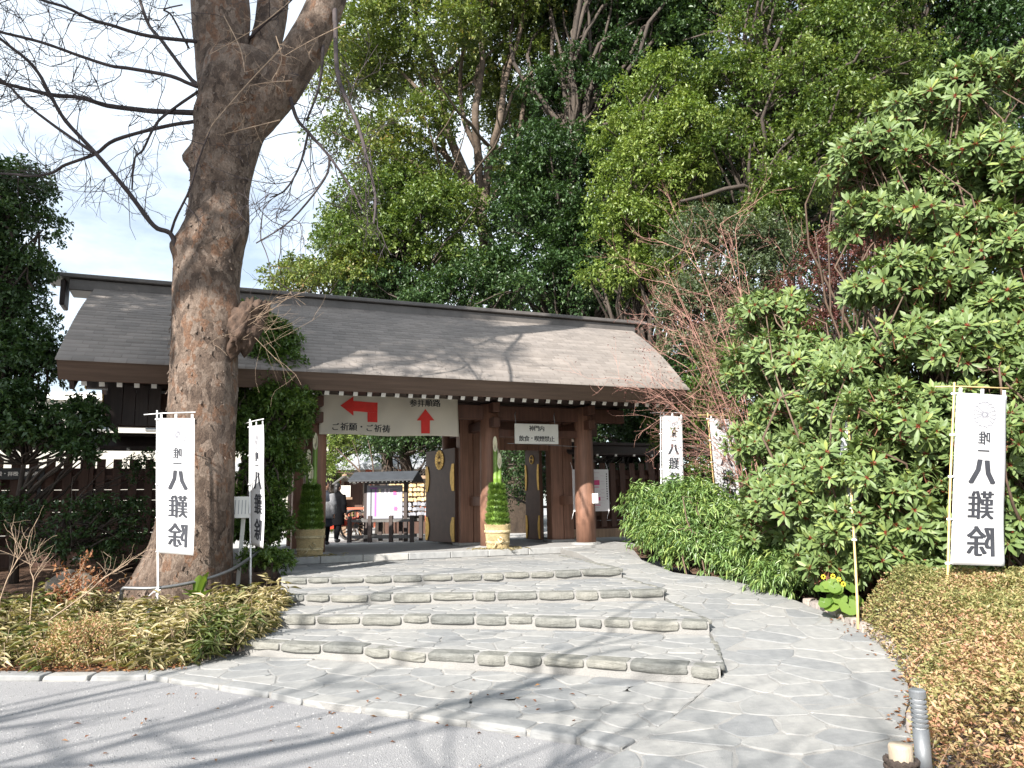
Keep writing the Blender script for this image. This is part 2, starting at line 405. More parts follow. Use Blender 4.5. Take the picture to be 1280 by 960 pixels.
def make_tree(name, label, trunk, tr, lobes, mat, leaf=(.14, .07), dens=9, k=9, twl=.45, sub=.42, nsub=14, bark='tree_bark', group=None, cat='tree', tone=.35, droop=.1, lo=-.35, limbs=True, extra=None, fork=.35):
    base = Vector(trunk[0]); root = empty(name, base)
    tag(root, label, cat, group)
    inv = np.array(base)
    tp = [np.array(p)-inv for p in trunk]
    mb = MB(); rs = [lerp(tr, tr*.35, i/(len(tp)-1)) for i in range(len(tp))]; rs[0] = tr*1.3
    mb.tube(tp, rs, 12, True, .05)
    lob = [(np.array(c)-inv, R) for c, R in lobes]
    tw, td, tone_c, cl = lobe_twigs(lob, dens, sub, nsub, lo)
    if limbs:
        for c in cl:
            zc = c[2]; j0 = [i for i, p in enumerate(tp) if p[2] < zc-.2 and i >= int(len(tp)*fork)] or [len(tp)//2]
            j = min(j0, key=lambda i: np.linalg.norm(tp[i]-c))
            L = np.linalg.norm(c-tp[j]); r = min(rs[j]*.7, .018*L+.02)
            mb.tube(limb_path(tp[j], c, 6, .1, .05), [lerp(r, r*.3, i/6) for i in range(7)], 6, False)
    for pts, r in (extra or []):
        mb.tube([np.array(p)-inv for p in pts], [lerp(r, r*.35, i/(len(pts)-1)) for i in range(len(pts))], 8, False, .05)
    mb.build('trunk', bark, root, True)
    P, D, N = sprays(tw, td, k, twl, .9, droop)
    rn = np.clip(np.repeat(tone_c, k)*tone+RS.random(len(P))*(1-tone), 0, 1)
    sc = RS.random(len(P))*.5+.75
    leaves('crown', P, D, N, leaf[0]*sc, leaf[1]*sc, mat, root, rn)
    return root
# ------------------------------------------------------------------ text
def glyphs(s, thick=0.0):
    """list of (verts, faces) for a string, laid out by the built-in font"""
    c = bpy.data.curves.new('tmp', 'FONT'); c.body = s; c.align_x = 'CENTER'; c.align_y = 'CENTER'; c.size = 1; c.resolution_u = 2; c.offset = thick
    o = bpy.data.objects.new('tmp', c); COL.objects.link(o); bpy.context.view_layer.update()
    me = bpy.data.meshes.new_from_object(o.evaluated_get(bpy.context.evaluated_depsgraph_get()))
    v = [tuple(p.co) for p in me.vertices]; f = [tuple(p.vertices) for p in me.polygons]
    bpy.data.objects.remove(o); bpy.data.curves.remove(c); bpy.data.meshes.remove(me)
    return v, f
GC = {}
def glyph(s, thick):
    if (s, thick) not in GC:
        v, f = glyphs(s, thick)
        xs = [p[0] for p in v]; ys = [p[1] for p in v]; cx = (min(xs)+max(xs))/2; cy = (min(ys)+max(ys))/2
        if s in '一・': cy = 0 if s == '・' else cy
        GC[(s, thick)] = ([(p[0]-cx, p[1]-cy) for p in v], f)
    return GC[(s, thick)]
def text_mb(s, fn, size, thick=.012, bold=0., copies=2, mb=None):
    """fn(x,y,layer)->3d; bold widens upright strokes by laying shifted copies 0.4 mm apart"""
    mb = mb or MB(); v, f = glyph(s, thick)
    for q in range(copies):
        dx = (q-(copies-1)/2)*bold
        mb.add([fn((x+dx)*size, y*size, q) for x, y in v], f)
    return mb
# ------------------------------------------------------------------ gate frame
YW = rad(22); GO = np.array([-.49, 16.1, .72])
GU = np.array([math.cos(YW), math.sin(YW), 0]); GV = np.array([-math.sin(YW), math.cos(YW), 0])
def G(t, v, z): return GO*[1, 1, 0]+GU*t+GV*v+np.array([0, 0, z])      # world z
def tv(p): d = np.array(p)[:2]-GO[:2]; return float(d@GU[:2]), float(d@GV[:2])
def zr(y): return min(.70, max(.055, .06+.0752*(y-6.2)))               # the ramp's height
def onramp(x, y):
    z = .3
    for _ in range(12): p = atz(x, y, z); z = zr(p[1])
    return p
# ------------------------------------------------------------------ ground sheets
def sheet(name, poly, z, mat, thick=0):
    mb = MB()
    if thick: mb.prism(poly, lambda x, y, s: (x, y, z-thick*(1-s)))
    else: mb.add([(x, y, z) for x, y in poly], [tuple(range(len(poly)))])
    return tag(mb.build(name, mat), kind='structure')
def P2(p): return (float(p[0]), float(p[1]))
sheet('ground', [(-600, -600), (600, -600), (600, 900), (-600, 900)], 0, 'gravel')
pa = [P2(G(t, v, 0)) for t, v in ((-60, 3.4), (60, 3.4), (60, 90), (-60, 90))]
sheet('courtyard', pa, .56, 'precinct')
# gate floor: a long slab with a granite kerb at its front
fl = [P2(G(t, v, 0)) for t, v in ((-6.4, -.55), (3.2, -.55), (3.2, 3.42), (-6.4, 3.42))]
floor = sheet('gate_floor', fl, .72, 'concrete', .75)
kx = -6.0
while kx < 1.6:
    L = random.uniform(.75, .95); mb = MB(); a = G(kx, -.65, 0); b_ = G(min(kx+L, 1.75)-.008, -.65, 0)
    mb.beam((a[0], a[1], .66), (b_[0], b_[1], .66), .2, .126)
    mb.build('kerb_stone', 'granite', floor, bevel=.012); kx += L

# step edges, traced on their own levels
EDGE = {1: (.20, [(281, 798), (335, 803), (391, 805), (468, 809), (502, 813), (567, 817), (614, 818), (668, 820), (770, 826), (825, 830), (870, 832), (900, 834)]),
        2: (.34, [(326, 769), (369, 770), (494, 770), (580, 770), (648, 771), (715, 772), (785, 775), (855, 776), (886, 777)]),
        3: (.47, [(345, 744), (451, 743), (537, 742), (623, 741), (700, 740), (770, 739), (830, 737)]),
        4: (.60, [(352, 722), (408, 722), (502, 720), (580, 718), (640, 716), (690, 714), (740, 712), (777, 711)])}
EP = {k: (z, [P2(atz(x, y, z)) for x, y in pts]) for k, (z, pts) in EDGE.items()}
def resample(pl, step):
    pl = [np.array(p) for p in pl]; out = [pl[0]]; acc = 0; tot = sum(np.linalg.norm(b-a) for a, b in zip(pl, pl[1:]))
    return tot
def along(pl, s):
    for a, b in zip(pl, pl[1:]):
        a = np.array(a); b = np.array(b); L = np.linalg.norm(b-a)
        if s <= L: return a+(b-a)*s/L, (b-a)/L
        s -= L
    return b, (b-a)/L
steps = tag(empty('stone_steps', (0, 0, 0)), kind='structure')
def offs(pl, d):      # move a polyline back (left normal of its direction)
    o = []
    for i, p in enumerate(pl):
        a = np.array(pl[max(i-1, 0)]); b = np.array(pl[min(i+1, len(pl)-1)]); t_ = (b-a)/np.linalg.norm(b-a)
        o.append((p[0]-t_[1]*d, p[1]+t_[0]*d))
    return o
def voronoi(region, pts, near=18):
    cells = []
    pts = np.array(pts)
    for i, s in enumerate(pts):
        poly = [np.array(p) for p in region]
        idx = np.argsort(((pts-s)**2).sum(1))[1:near]
        for j in idx:
            m_ = (pts[j]+s)/2; n_ = pts[j]-s; out_ = []
            for a, b in zip(poly, poly[1:]+poly[:1]):
                da = (a-m_)@n_; db = (b-m_)@n_
                if da <= 0: out_.append(a)
                if da*db < 0: out_.append(a+(b-a)*da/(da-db))
            poly = out_
            if len(poly) < 3: break
        if len(poly) >= 3: cells.append(poly)
    return cells
def inpoly(p, poly):
    c = False; n = len(poly)
    for i in range(n):
        x1, y1 = poly[i]; x2, y2 = poly[(i+1) % n]
        if (y1 > p[1]) != (y2 > p[1]) and p[0] < (x2-x1)*(p[1]-y1)/(y2-y1)+x1: c = not c
    return c
def parea(p): return .5*sum(p[i][0]*p[(i+1) % len(p)][1]-p[(i+1) % len(p)][0]*p[i][1] for i in range(len(p)))
def seeds(region, d, tries=2600):
    xs = [p[0] for p in region]; ys = [p[1] for p in region]; o = []
    for _ in range(tries):
        p = np.array((random.uniform(min(xs), max(xs)), random.uniform(min(ys), max(ys))))
        if not inpoly(p, region): continue
        dd = d*random.choice((.5, .75, .9, 1.1, 1.3))*random.uniform(.9, 1.1)
        if all((p[0]-q[0])**2+((p[1]-q[1])*1.25)**2 > dd*dd for q in o): o.append(p)
    return o
NFLAG = 0
def flagstones(region, d, zf, parent, mat='flag', joint=.006):
    global NFLAG
    for c in voronoi(region, seeds(region, d)):
        if parea(c) < 0: c = c[::-1]
        if abs(parea(c)) < .012: continue
        # chop short edges, round the corners
        q = []
        for a, b in zip(c, c[1:]+c[:1]):
            if np.linalg.norm(b-a) < .03: continue
            q += [a+(b-a)*.16+RS.normal(size=2)*.004, a+(b-a)*.5+RS.normal(size=2)*.010, a+(b-a)*.84+RS.normal(size=2)*.004]
        if len(q) < 6: continue
        cen = sum(q)/len(q)
        def shrink(p, k): d_ = p-cen; L = np.linalg.norm(d_); return cen+d_*max(.2, (L-k)/L)
        tilt = RS.normal(size=2)*.006; dz = random.uniform(-.003, .004)
        top = lambda p: zf(p)+float(tilt@(p-cen))+dz
        n = len(q); r0 = [shrink(p, joint) for p in q]; r1 = [shrink(p, joint+.012) for p in q]
        vs = [(*(p-cen), zf(p)-.05) for p in r0]+[(*(p-cen), top(p)-.005) for p in r0]+[(*(p-cen), top(p)) for p in r1]
        fs = [(i, (i+1) % n, n+(i+1) % n, n+i) for i in range(n)]+[(n+i, n+(i+1) % n, 2*n+(i+1) % n, 2*n+i) for i in range(n)]+[tuple(range(2*n, 3*n))]
        mb = MB(); mb.add(vs, fs); o = mb.build('flagstone', mat, parent); o.location = (cen[0], cen[1], 0); NFLAG += 1
# risers: one stone after another
def riser_row(pl, z, h, parent, mat='riser', lo=.26, hi=.55, dep=.22, out_=.02, zf=None, nm='riser_stone'):
    tot = resample(pl, 1); s = 0
    while s < tot-.08:
        L = random.uniform(lo, hi)
        if tot-s-L < .15: L = tot-s
        a, d = along(pl, s+.010); b, _ = along(pl, s+L-.010); mid = (a+b)/2; ang = math.atan2(b[1]-a[1], b[0]-a[0]); w = np.linalg.norm(b-a)
        hh = h*random.uniform(.78, 1.08); zz = (zf(mid) if zf else z)+random.uniform(-.008, .006)
        bm = bmesh.new(); bmesh.ops.create_cube(bm, size=2); bmesh.ops.subdivide_edges(bm, edges=bm.edges[:], cuts=2 if w > .3 and nm == 'riser_stone' else 1, use_grid_fill=True)
        sd = random.uniform(0, 99)
        for v in bm.verts:
            p = v.co.copy(); ex = sum(abs(q) > .99 for q in p)
            front = p.y < 0
            k = 1-(.03 if not front else .06)*max(0, ex-1)
            q = Vector((p.x*(1-.05*max(0, ex-1)*min(1, .12/w*2)), p.y*k, p.z*(1-.09*max(0, ex-1)*(1 if p.z < 0 else (.75 if front else .2)))))
            n_ = mnoise.noise_vector(p*1.6+Vector((sd, 0, 0)))
            q += Vector((n_.x*.07, n_.y*(.16 if front else .03), n_.z*(.22 if p.z < .5 else .07)))
            v.co = (q.x*w/2, q.y*dep/2+dep/2-out_, q.z*hh/2-hh/2)
        me = bpy.data.meshes.new(nm); bm.to_mesh(me); bm.free(); me.materials.append(MATS[mat])
        o = link(bpy.data.objects.new(nm, me), parent); bv = o.modifiers.new('bevel', 'BEVEL'); bv.width = .012; bv.segments = 2; bv.limit_method = 'ANGLE'; bv.angle_limit = rad(25); o.location = (mid[0], mid[1], zz); o.rotation_euler = (0, 0, ang)
        s += L
def tread(pl, z, back, d):
    reg = offs(pl, .2)+back[::-1]
    mb = MB(); full = offs(pl, .012)+back[::-1]
    mb.prism(full, lambda x, y, s_: (x, y, z-.007 if s_ else -.05)); mb.build('tread_bed', 'mortar', steps)
    flagstones(reg, d, lambda p: z, steps)
for k in (1, 2, 3):
    z, pl = EP[k]; nxt = offs(EP[k+1][1], .0)
    tread(pl, z, nxt, .5)
    riser_row(pl, z, .10, steps)
z, pl = EP[4]; plat = [P2(G(t, -.75, 0)) for t in (-4.3, -3, -1.5, 0, 1.2)]
tread(pl, z, plat, .55); riser_row(pl, z, .09, steps)

# lower landing
LF = [P2(atz(x, y, .03)) for x, y in [(168, 842), (240, 852), (345, 869), (430, 884), (500, 893), (580, 905), (640, 914), (705, 922), (778, 938)]]
_t = resample(LF, 1); LF = [P2(along(LF, s_)[0]+RS.normal(size=2)*[.0, .035]) for s_ in np.arange(0, _t, .45)]+[LF[-1]]
LB = offs(EP[1][1], .02)
landing_poly = LF+[P2(atz(850, 888, .055)), P2(atz(897, 846, .06))]+LB[::-1]+[P2(atz(240, 815, .05))]
landing = sheet('landing', landing_poly, .046, 'mortar', .08)
flagstones(offs(LF, .17)+[P2(atz(850, 888, .055)), P2(atz(897, 846, .06))]+LB[::-1]+[P2(atz(240, 815, .05))], .52, lambda p: .052, landing)
riser_row(LF, .055, .09, landing, 'flag', .35, .8, .2, .02)
# ramp
RL = [P2(onramp(x, y)) for x, y in [(778, 938), (850, 889), (898, 846)]]
SL = [(x+.03, y) for x, y in [EP[1][1][-1], EP[2][1][-1], EP[3][1][-1], EP[4][1][-1]]]
RL = [(-.6, 3.0), (.35, 4.75)]+RL+[SL[0], (SL[1][0], SL[1][1]), SL[2], SL[3], P2(G(1.2, -.8, 0))]
RRpx = [(1127, 905), (1138, 862), (1122, 826), (1092, 798), (1046, 772), (1000, 752), (945, 733), (895, 715), (850, 704), (800, 693), (768, 685)]
RR = [(2.05, 2.5), (2.12, 3.6)]+[P2(onramp(x, y)) for x, y in RRpx]
ramp_poly = RL[::-1]+RR
mbx = MB()
# ramp bed as a fine triangulated sheet following the slope
strip = []
def edge_at(pl, y):
    best = pl[0]
    for a, b in zip(pl, pl[1:]):
        if (a[1]-y)*(b[1]-y) <= 0 and a[1] != b[1]: return a[0]+(b[0]-a[0])*(y-a[1])/(b[1]-a[1])
    return pl[-1][0] if y > pl[-1][1] else pl[0][0]
ys = np.linspace(3.0, 15.9, 40); vs = []; fs = []
for i, y in enumerate(ys):
    xl = edge_at(RL, y); xr = edge_at(RR, y)
    for j in range(4): vs.append((lerp(xl, xr, j/3), y, zr(y)-.006))
for i in range(len(ys)-1):
    for j in range(3): fs.append((i*4+j, i*4+j+1, i*4+j+5, i*4+j+4))
n0 = len(vs); vs += [(x, y, z-.3) for x, y, z in vs]
mbx.add(vs, fs)
for i in range(len(ys)-1):
    mbx.add([vs[i*4], vs[i*4+4], vs[n0+i*4+4], vs[n0+i*4]], [(0, 1, 2, 3)])
path = tag(mbx.build('path', 'mortar'), kind='structure')
flagstones([p for p in RL[::-1]]+RR, .46, lambda p: zr(p[1]), path)
# side kerb of broken stones where treads meet the ramp
riser_row([P2(atz(778, 711, .6)), P2(G(1.1, -.85, 0))], .61, .06, path, 'riser', .2, .4, .12)
for k in (1, 2, 3):
    a = EP[k][1][-1]; b = EP[k+1][1][-1]
    riser_row([(a[0]+.05, a[1]+.1), (b[0]+.05, b[1]-.05)], EP[k][0]+.005, .07, path, 'riser', .16, .38, .08)

# planting beds: soil rising toward the gate
def bed_z(x, y):
    return zr(y)+.015 if x > 0 else .03+.66*min(1, max(0, (y-7.75)/6.2))
LBED = [P2(atz(x, y, .05)) for x, y in [(-260, 832), (0, 838), (160, 842), (240, 826)]]+[P2(atz(x, y, z)) for x, y, z in [(283, 800, .2), (322, 774, .34), (343, 748, .47), (350, 724, .6)]]+[P2(G(-4.35, -.8, 0)), P2(G(-4.6, -.6, 0))]
def bed_sheet(name, xr, yr, inside, step=.25):
    xs = np.arange(*xr, step); yv = np.arange(*yr, step); vs = []; fs = []; id_ = {}
    for i, x in enumerate(xs):
        for j, y in enumerate(yv):
            if inside(x, y):
                id_[(i, j)] = len(vs); vs.append((x, y, bed_z(x, y)+.05*mnoise.noise(Vector((x*1.3, y*1.3, 0)))-.03))
    for (i, j) in id_:
        q = [(i, j), (i+1, j), (i+1, j+1), (i, j+1)]
        if all(k in id_ for k in q): fs.append([id_[k] for k in q])
    mb = MB(); mb.add(vs, fs)
    return tag(mb.build(name, 'soil', None, True), kind='structure')
def left_in(x, y):
    t_, v_ = tv((x, y))
    if v_ > (1.3 if t_ < -6.5 else -.55): return False
    if y < 7.8: return False
    # left of step ends
    xe = np.interp(y, [7.6, 8.0, 8.4, 9.1, 10.2, 11.3, 14.2], [-3.9, -3.45, -3.0, -2.85, -3.0, -3.3, -4.0])
    return x < xe+.02
bed_l = bed_sheet('planting_bed_left', (-20, -2.5), (7.8, 18), left_in)
def right_in(x, y):
    if tv((x, y))[1] > 1.0: return False
    xe = edge_at(RR, y) if y < 15.4 else 1.9+(y-15.4)*.3
    return x > xe+.08
bed_r = bed_sheet('planting_bed_right', (1.5, 22), (2.2, 26), right_in)
# edging stones along both beds
riser_row([P2(onramp(x, y)) for x, y in [(1127, 905), (1138, 862), (1122, 826), (1092, 798), (1046, 772), (1000, 752)]][::-1], .30, .16, path, 'edge_stone', .12, .24, .13, -.02, zf=lambda m: zr(m[1])+.055, nm='edging_stone')
riser_row([P2(atz(x, y, .05)) for x, y in [(-150, 838), (0, 845), (90, 845), (185, 843)]], .06, .1, landing, 'flag', .3, .6, .2, nm='edging_stone')

# ------------------------------------------------------------------ the gate
gate = tag(empty('shrine_gate', GO, YW), 'brown timber shrine gate with long grey shingled roof at top of steps', 'gate')
Z = lambda z: z-.72
PT = [-5.8, -3.56, 0.0, 2.2]
def gp(mb, name, mat, parent=gate, **kw): return mb.build(name, mat, parent, **kw)
# round front pillars and rear pillars on base stones
for v_ in (0.0, 2.75):
    for t_ in PT:
        mb = MB(); mb.lathe([(.215, .03), (.215, .8), (.205, 2.0), (.195, 2.95)], 28, (t_, v_, 0)); p = gp(mb, 'pillar', 'gate_wood', smooth=True)
        p.data.shade_smooth()
        mb = MB(); mb.lathe([(.33, .0), (.32, .03), (.26, .045)], 20, (t_, v_, 0)); gp(mb, 'base_stone', 'granite')
# main posts behind the pillars, with plank faces
for t_ in PT:
    for dx, w in ((-.12, .30), (.165, .25)):
        mb = MB(); mb.box((t_+dx, 1.3, 1.5), (w, .30, 3.0)); gp(mb, 'main_post', 'gate_wood', bevel=.012)
    mb = MB(); mb.box((t_+.02, 1.3, .03), (.72, .5, .06)); gp(mb, 'base_stone', 'granite', bevel=.01)
# beams
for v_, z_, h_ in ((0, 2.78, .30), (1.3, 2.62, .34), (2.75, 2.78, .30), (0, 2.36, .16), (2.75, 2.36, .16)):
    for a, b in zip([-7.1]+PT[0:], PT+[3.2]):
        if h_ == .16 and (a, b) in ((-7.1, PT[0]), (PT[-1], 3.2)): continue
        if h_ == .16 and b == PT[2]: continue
        mb = MB(); mb.box(((a+b)/2, v_, z_), (b-a-.006, .16 if h_ < .2 else .2, h_)); gp(mb, 'beam', 'shaded_beam_wood', bevel=.012)
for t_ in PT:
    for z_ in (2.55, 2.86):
        mb = MB(); mb.box((t_, 1.3, z_), (.15, 3.5, .2)); gp(mb, 'cross_beam', 'shaded_beam_wood', bevel=.012)
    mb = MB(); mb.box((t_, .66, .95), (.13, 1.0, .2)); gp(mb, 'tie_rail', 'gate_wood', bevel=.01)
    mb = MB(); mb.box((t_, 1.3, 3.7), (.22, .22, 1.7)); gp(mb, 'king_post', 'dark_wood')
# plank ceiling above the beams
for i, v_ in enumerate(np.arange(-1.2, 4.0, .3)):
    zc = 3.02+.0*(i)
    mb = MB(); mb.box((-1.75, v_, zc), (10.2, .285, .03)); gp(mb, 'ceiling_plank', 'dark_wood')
# transom panels over the side bays
for a, b in ((PT[0], PT[1]), (PT[2], PT[3])):
    n = 6
    for i in range(n):
        mb = MB(); w = (b-a-.5)/n; mb.box((a+.27+w*(i+.5), 1.3, 2.28), (w-.012, .05, .36)); gp(mb, 'transom_panel', 'gate_wood')
# rafters with white painted ends
def roof_z(v):      # top of the roof, local z; v from -1.9 eave to .95 ridge foot
    s = (v+1.9)/2.85; return Z(3.90)+(5.74-3.90)*s+.11*math.sin(math.pi*min(1, max(0, s)))
rt_ = np.arange(-7.36, 3.5, .252)
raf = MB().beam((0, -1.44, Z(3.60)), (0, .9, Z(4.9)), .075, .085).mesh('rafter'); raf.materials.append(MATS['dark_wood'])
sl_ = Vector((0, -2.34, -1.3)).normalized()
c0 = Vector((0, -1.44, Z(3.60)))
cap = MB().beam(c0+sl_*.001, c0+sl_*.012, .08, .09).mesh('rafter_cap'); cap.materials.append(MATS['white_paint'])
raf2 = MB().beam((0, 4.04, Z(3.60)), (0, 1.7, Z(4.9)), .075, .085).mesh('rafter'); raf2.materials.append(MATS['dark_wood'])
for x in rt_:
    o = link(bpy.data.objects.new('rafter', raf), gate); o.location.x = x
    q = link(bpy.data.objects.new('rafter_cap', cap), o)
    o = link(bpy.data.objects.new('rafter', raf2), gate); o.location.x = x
# roof slabs: front and rear, thick eave
TL0, TL1, TR0, TR1 = -7.69, -7.60, 3.68, 4.15     # eave left, ridge left, eave right, ridge right
def ends(v):
    s = min(1, max(0, (v+1.9)/2.85)); return lerp(TL0, TL1, s), lerp(TR0, TR1, s)
root_roof = None
def mirror(v): return 2.6-v
for side in (0, 1):
    mb = MB(); n = 14; vv = list(np.linspace(-1.9, 1.0, n)); sec = []
    for v_ in vv: sec.append((v_, roof_z(v_)-.03))
    for v_ in vv[::-1]:
        sec.append((v_+.22, roof_z(v_)-.30))
    k = len(sec); ring = []
    for e in (0, 1):
        for v_, z_ in sec:
            vx = min(max(v_, -1.9), 1.3); tt = ends(vx)[e]
            ring.append((tt, mirror(min(v_, 1.3)) if side else min(v_, 1.3), z_))
    fs = [(i, (i+1) % k, k+(i+1) % k, k+i) for i in range(k)]+[tuple(range(k)), tuple(range(2*k-1, k-1, -1))]
    mb.add(ring, fs); slab = gp(mb, 'roof_slab', 'roof_edge')
    if side == 0: root_roof = slab
    # shingle courses, each lapping the one below
    nc = 27; A = []; Fq = []; Rn = []
    svals = np.linspace(0, 1, nc+1)
    for i in range(nc):
        v0 = -1.93+svals[i]*2.95; v1 = -1.93+svals[i+1]*2.95+.03
        z0 = roof_z(v0)+.014; z1 = roof_z(v1)-.004
        l0, r0 = ends(v0); l1, r1 = ends(v1); l0 -= .02; r0 += .02; l1 -= .02; r1 += .02
        nx = 46; off = .5 if i % 2 else 0
        us = [0]+[min(1, max(0, (j+off+random.uniform(-.12, .12))/nx)) for j in range(1, nx)]+[1]
        tone = random.uniform(-.15, .15)
        for j in range(nx):
            dz = random.uniform(0, .004); a0 = lerp(l0, r0, us[j])+.002; b0 = lerp(l0, r0, us[j+1])-.002; a1 = lerp(l1, r1, us[j])+.002; b1 = lerp(l1, r1, us[j+1])-.002
            base = len(A); m_ = (lambda v: mirror(v)) if side else (lambda v: v)
            A += [(a0, m_(v0), z0-.03), (b0, m_(v0), z0-.03), (a0, m_(v0), z0+dz), (b0, m_(v0), z0+dz), (a1, m_(v1), z1+dz), (b1, m_(v1), z1+dz)]
            Fq += [(base, base+1, base+3, base+2), (base+2, base+3, base+5, base+4)]
            Rn += [min(1, max(0, random.uniform(.2, .8)+tone))]*6
    o = fast_mesh('shingles', np.array(A), np.array(Fq), 'shingle', slab, np.array(Rn)); o['kind'] = 'stuff'
# inner soffit board under the eave and verge boards
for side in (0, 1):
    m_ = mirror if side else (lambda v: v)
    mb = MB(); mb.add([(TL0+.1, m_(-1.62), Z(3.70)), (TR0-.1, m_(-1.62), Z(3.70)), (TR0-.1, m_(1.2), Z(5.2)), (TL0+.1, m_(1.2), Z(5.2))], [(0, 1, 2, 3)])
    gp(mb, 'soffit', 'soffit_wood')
    mb = MB(); mb.box((-2.0, m_(-1.56), Z(3.655)), (11.1, .05, .09)); gp(mb, 'eave_board', 'soffit_wood', bevel=.008)
    for e, (ta, tb) in enumerate(((TL0+.16, TL1+.16), (TR0-.16, TR1-.16))):
        mb = MB(); mb.beam((ta, m_(-1.5), Z(3.64)), (tb, m_(1.25), Z(5.28)), .07, .34); gp(mb, 'verge_board', 'dark_wood')
# ridge
mb = MB(); mb.box((-1.9, 1.3, Z(5.83)), (12.3, .62, .22)); rg = gp(mb, 'ridge', 'ridge_metal', root_roof, bevel=.015)
mb = MB(); mb.box((-1.95, 1.3, Z(5.985)), (13.0, .78, .085)); gp(mb, 'ridge_cap', 'ridge_metal', root_roof, bevel=.015)
for x in (-8.15, 4.2):
    mb = MB(); mb.box((x, 1.3, Z(5.68)), (.09, .5, .5)); gp(mb, 'ridge_end', 'dark_wood', root_roof, bevel=.02)
# purlins poking from the gable, pale caps
for v_, z_ in ((0, 3.83), (1.3, 5.2), (2.6, 3.83)):
    mb = MB(); mb.box((-2.0, v_, Z(z_)), (11.0, .2, .24)); gp(mb, 'purlin', 'dark_wood')
    for x in (-7.515, 3.515):
        mb = MB(); mb.box((x, v_, Z(z_)), (.02, .205, .25)); gp(mb, 'purlin_cap', 'gold')
# gable walls at the left and right ends and wing panels
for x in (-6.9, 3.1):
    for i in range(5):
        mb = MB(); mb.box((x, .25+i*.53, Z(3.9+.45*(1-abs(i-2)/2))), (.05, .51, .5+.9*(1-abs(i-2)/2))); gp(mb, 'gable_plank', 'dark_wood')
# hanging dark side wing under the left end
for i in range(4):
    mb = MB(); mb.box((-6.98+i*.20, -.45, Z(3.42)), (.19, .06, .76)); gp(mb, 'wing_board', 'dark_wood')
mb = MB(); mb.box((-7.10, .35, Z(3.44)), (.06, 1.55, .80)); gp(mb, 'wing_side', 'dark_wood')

# doors
def door_leaf(t_, v_, ang, L, h=2.1, face=1):
    d = empty('door_leaf', (t_, v_, .05), 0); d.parent = gate; d.rotation_euler = (0, 0, ang)
    # leaf runs along local +x from the hinge; face toward local -y*face
    mb = MB(); mb.box((L/2, 0, h/2), (L, .07, h)); mb.build('panel', 'door_metal', d, bevel=.008)
    yf = -.041*face
    def plate(pts, nm='fitting'):
        mb = MB(); mb.prism(pts, lambda x, y, s: (x, yf-face*.012*s, y)); mb.build(nm, 'gold', d)
    for xe, sg in ((0.02, 1), (L-.02, -1)):
        for z0, z1 in ((.03, .56), (1.14, 1.74)):
            w = L*.13; zc = (z0+z1)/2
            plate([(xe, z0), (xe+sg*w*.55, z0), (xe+sg*w*.95, lerp(z0, z1, .3)), (xe+sg*w, zc), (xe+sg*w*.95, lerp(z0, z1, .7)), (xe+sg*w*.55, z1), (xe, z1)][::sg])
    # round petalled crest
    pts = []
    for i in range(96):
        a = 2*math.pi*i/96; r = L*.15*(1-.10*abs(math.cos(8*a))**6)
        pts.append((L*.5+r*math.cos(a), 1.86+L*.19/L*.95*0+r*math.sin(a)*1.0))
    plate(pts, 'crest')
    cb = MB()
    for i in range(16):
        a = 2*math.pi*(i+.5)/16; r0 = L*.03; r1 = L*.135
        p = Vector((L*.5+r0*math.cos(a), yf-face*.015, 1.86+r0*math.sin(a))); q = Vector((L*.5+r1*math.cos(a), yf-face*.015, 1.86+r1*math.sin(a)))
        cb.beam(p, q, .006, .006, (0, 1, 0))
    cb.build('petal_lines', 'door_metal', d)
    return d
door_leaf(-.30, 1.34, math.pi-rad(80), 1.5, face=-1)
door_leaf(PT[1]+.33, 1.34, rad(82), 1.5, face=1)
door_leaf(PT[3]-.44, 1.34, math.pi-rad(84), .7, face=-1)
door_leaf(.33, 1.34, rad(84), .78, face=1)
# white box on the right pillar
mb = MB(); mb.box((2.33, -.22, .97), (.12, .09, .22)); bx_ = tag(mb.build('notice_box', 'white_plastic', bevel=.01), 'small white box mounted on the gate pillar beside the poster', 'box')
bx_.matrix_world = Matrix.Translation(Vector(GO)) @ Matrix.Rotation(YW, 4, 'Z')

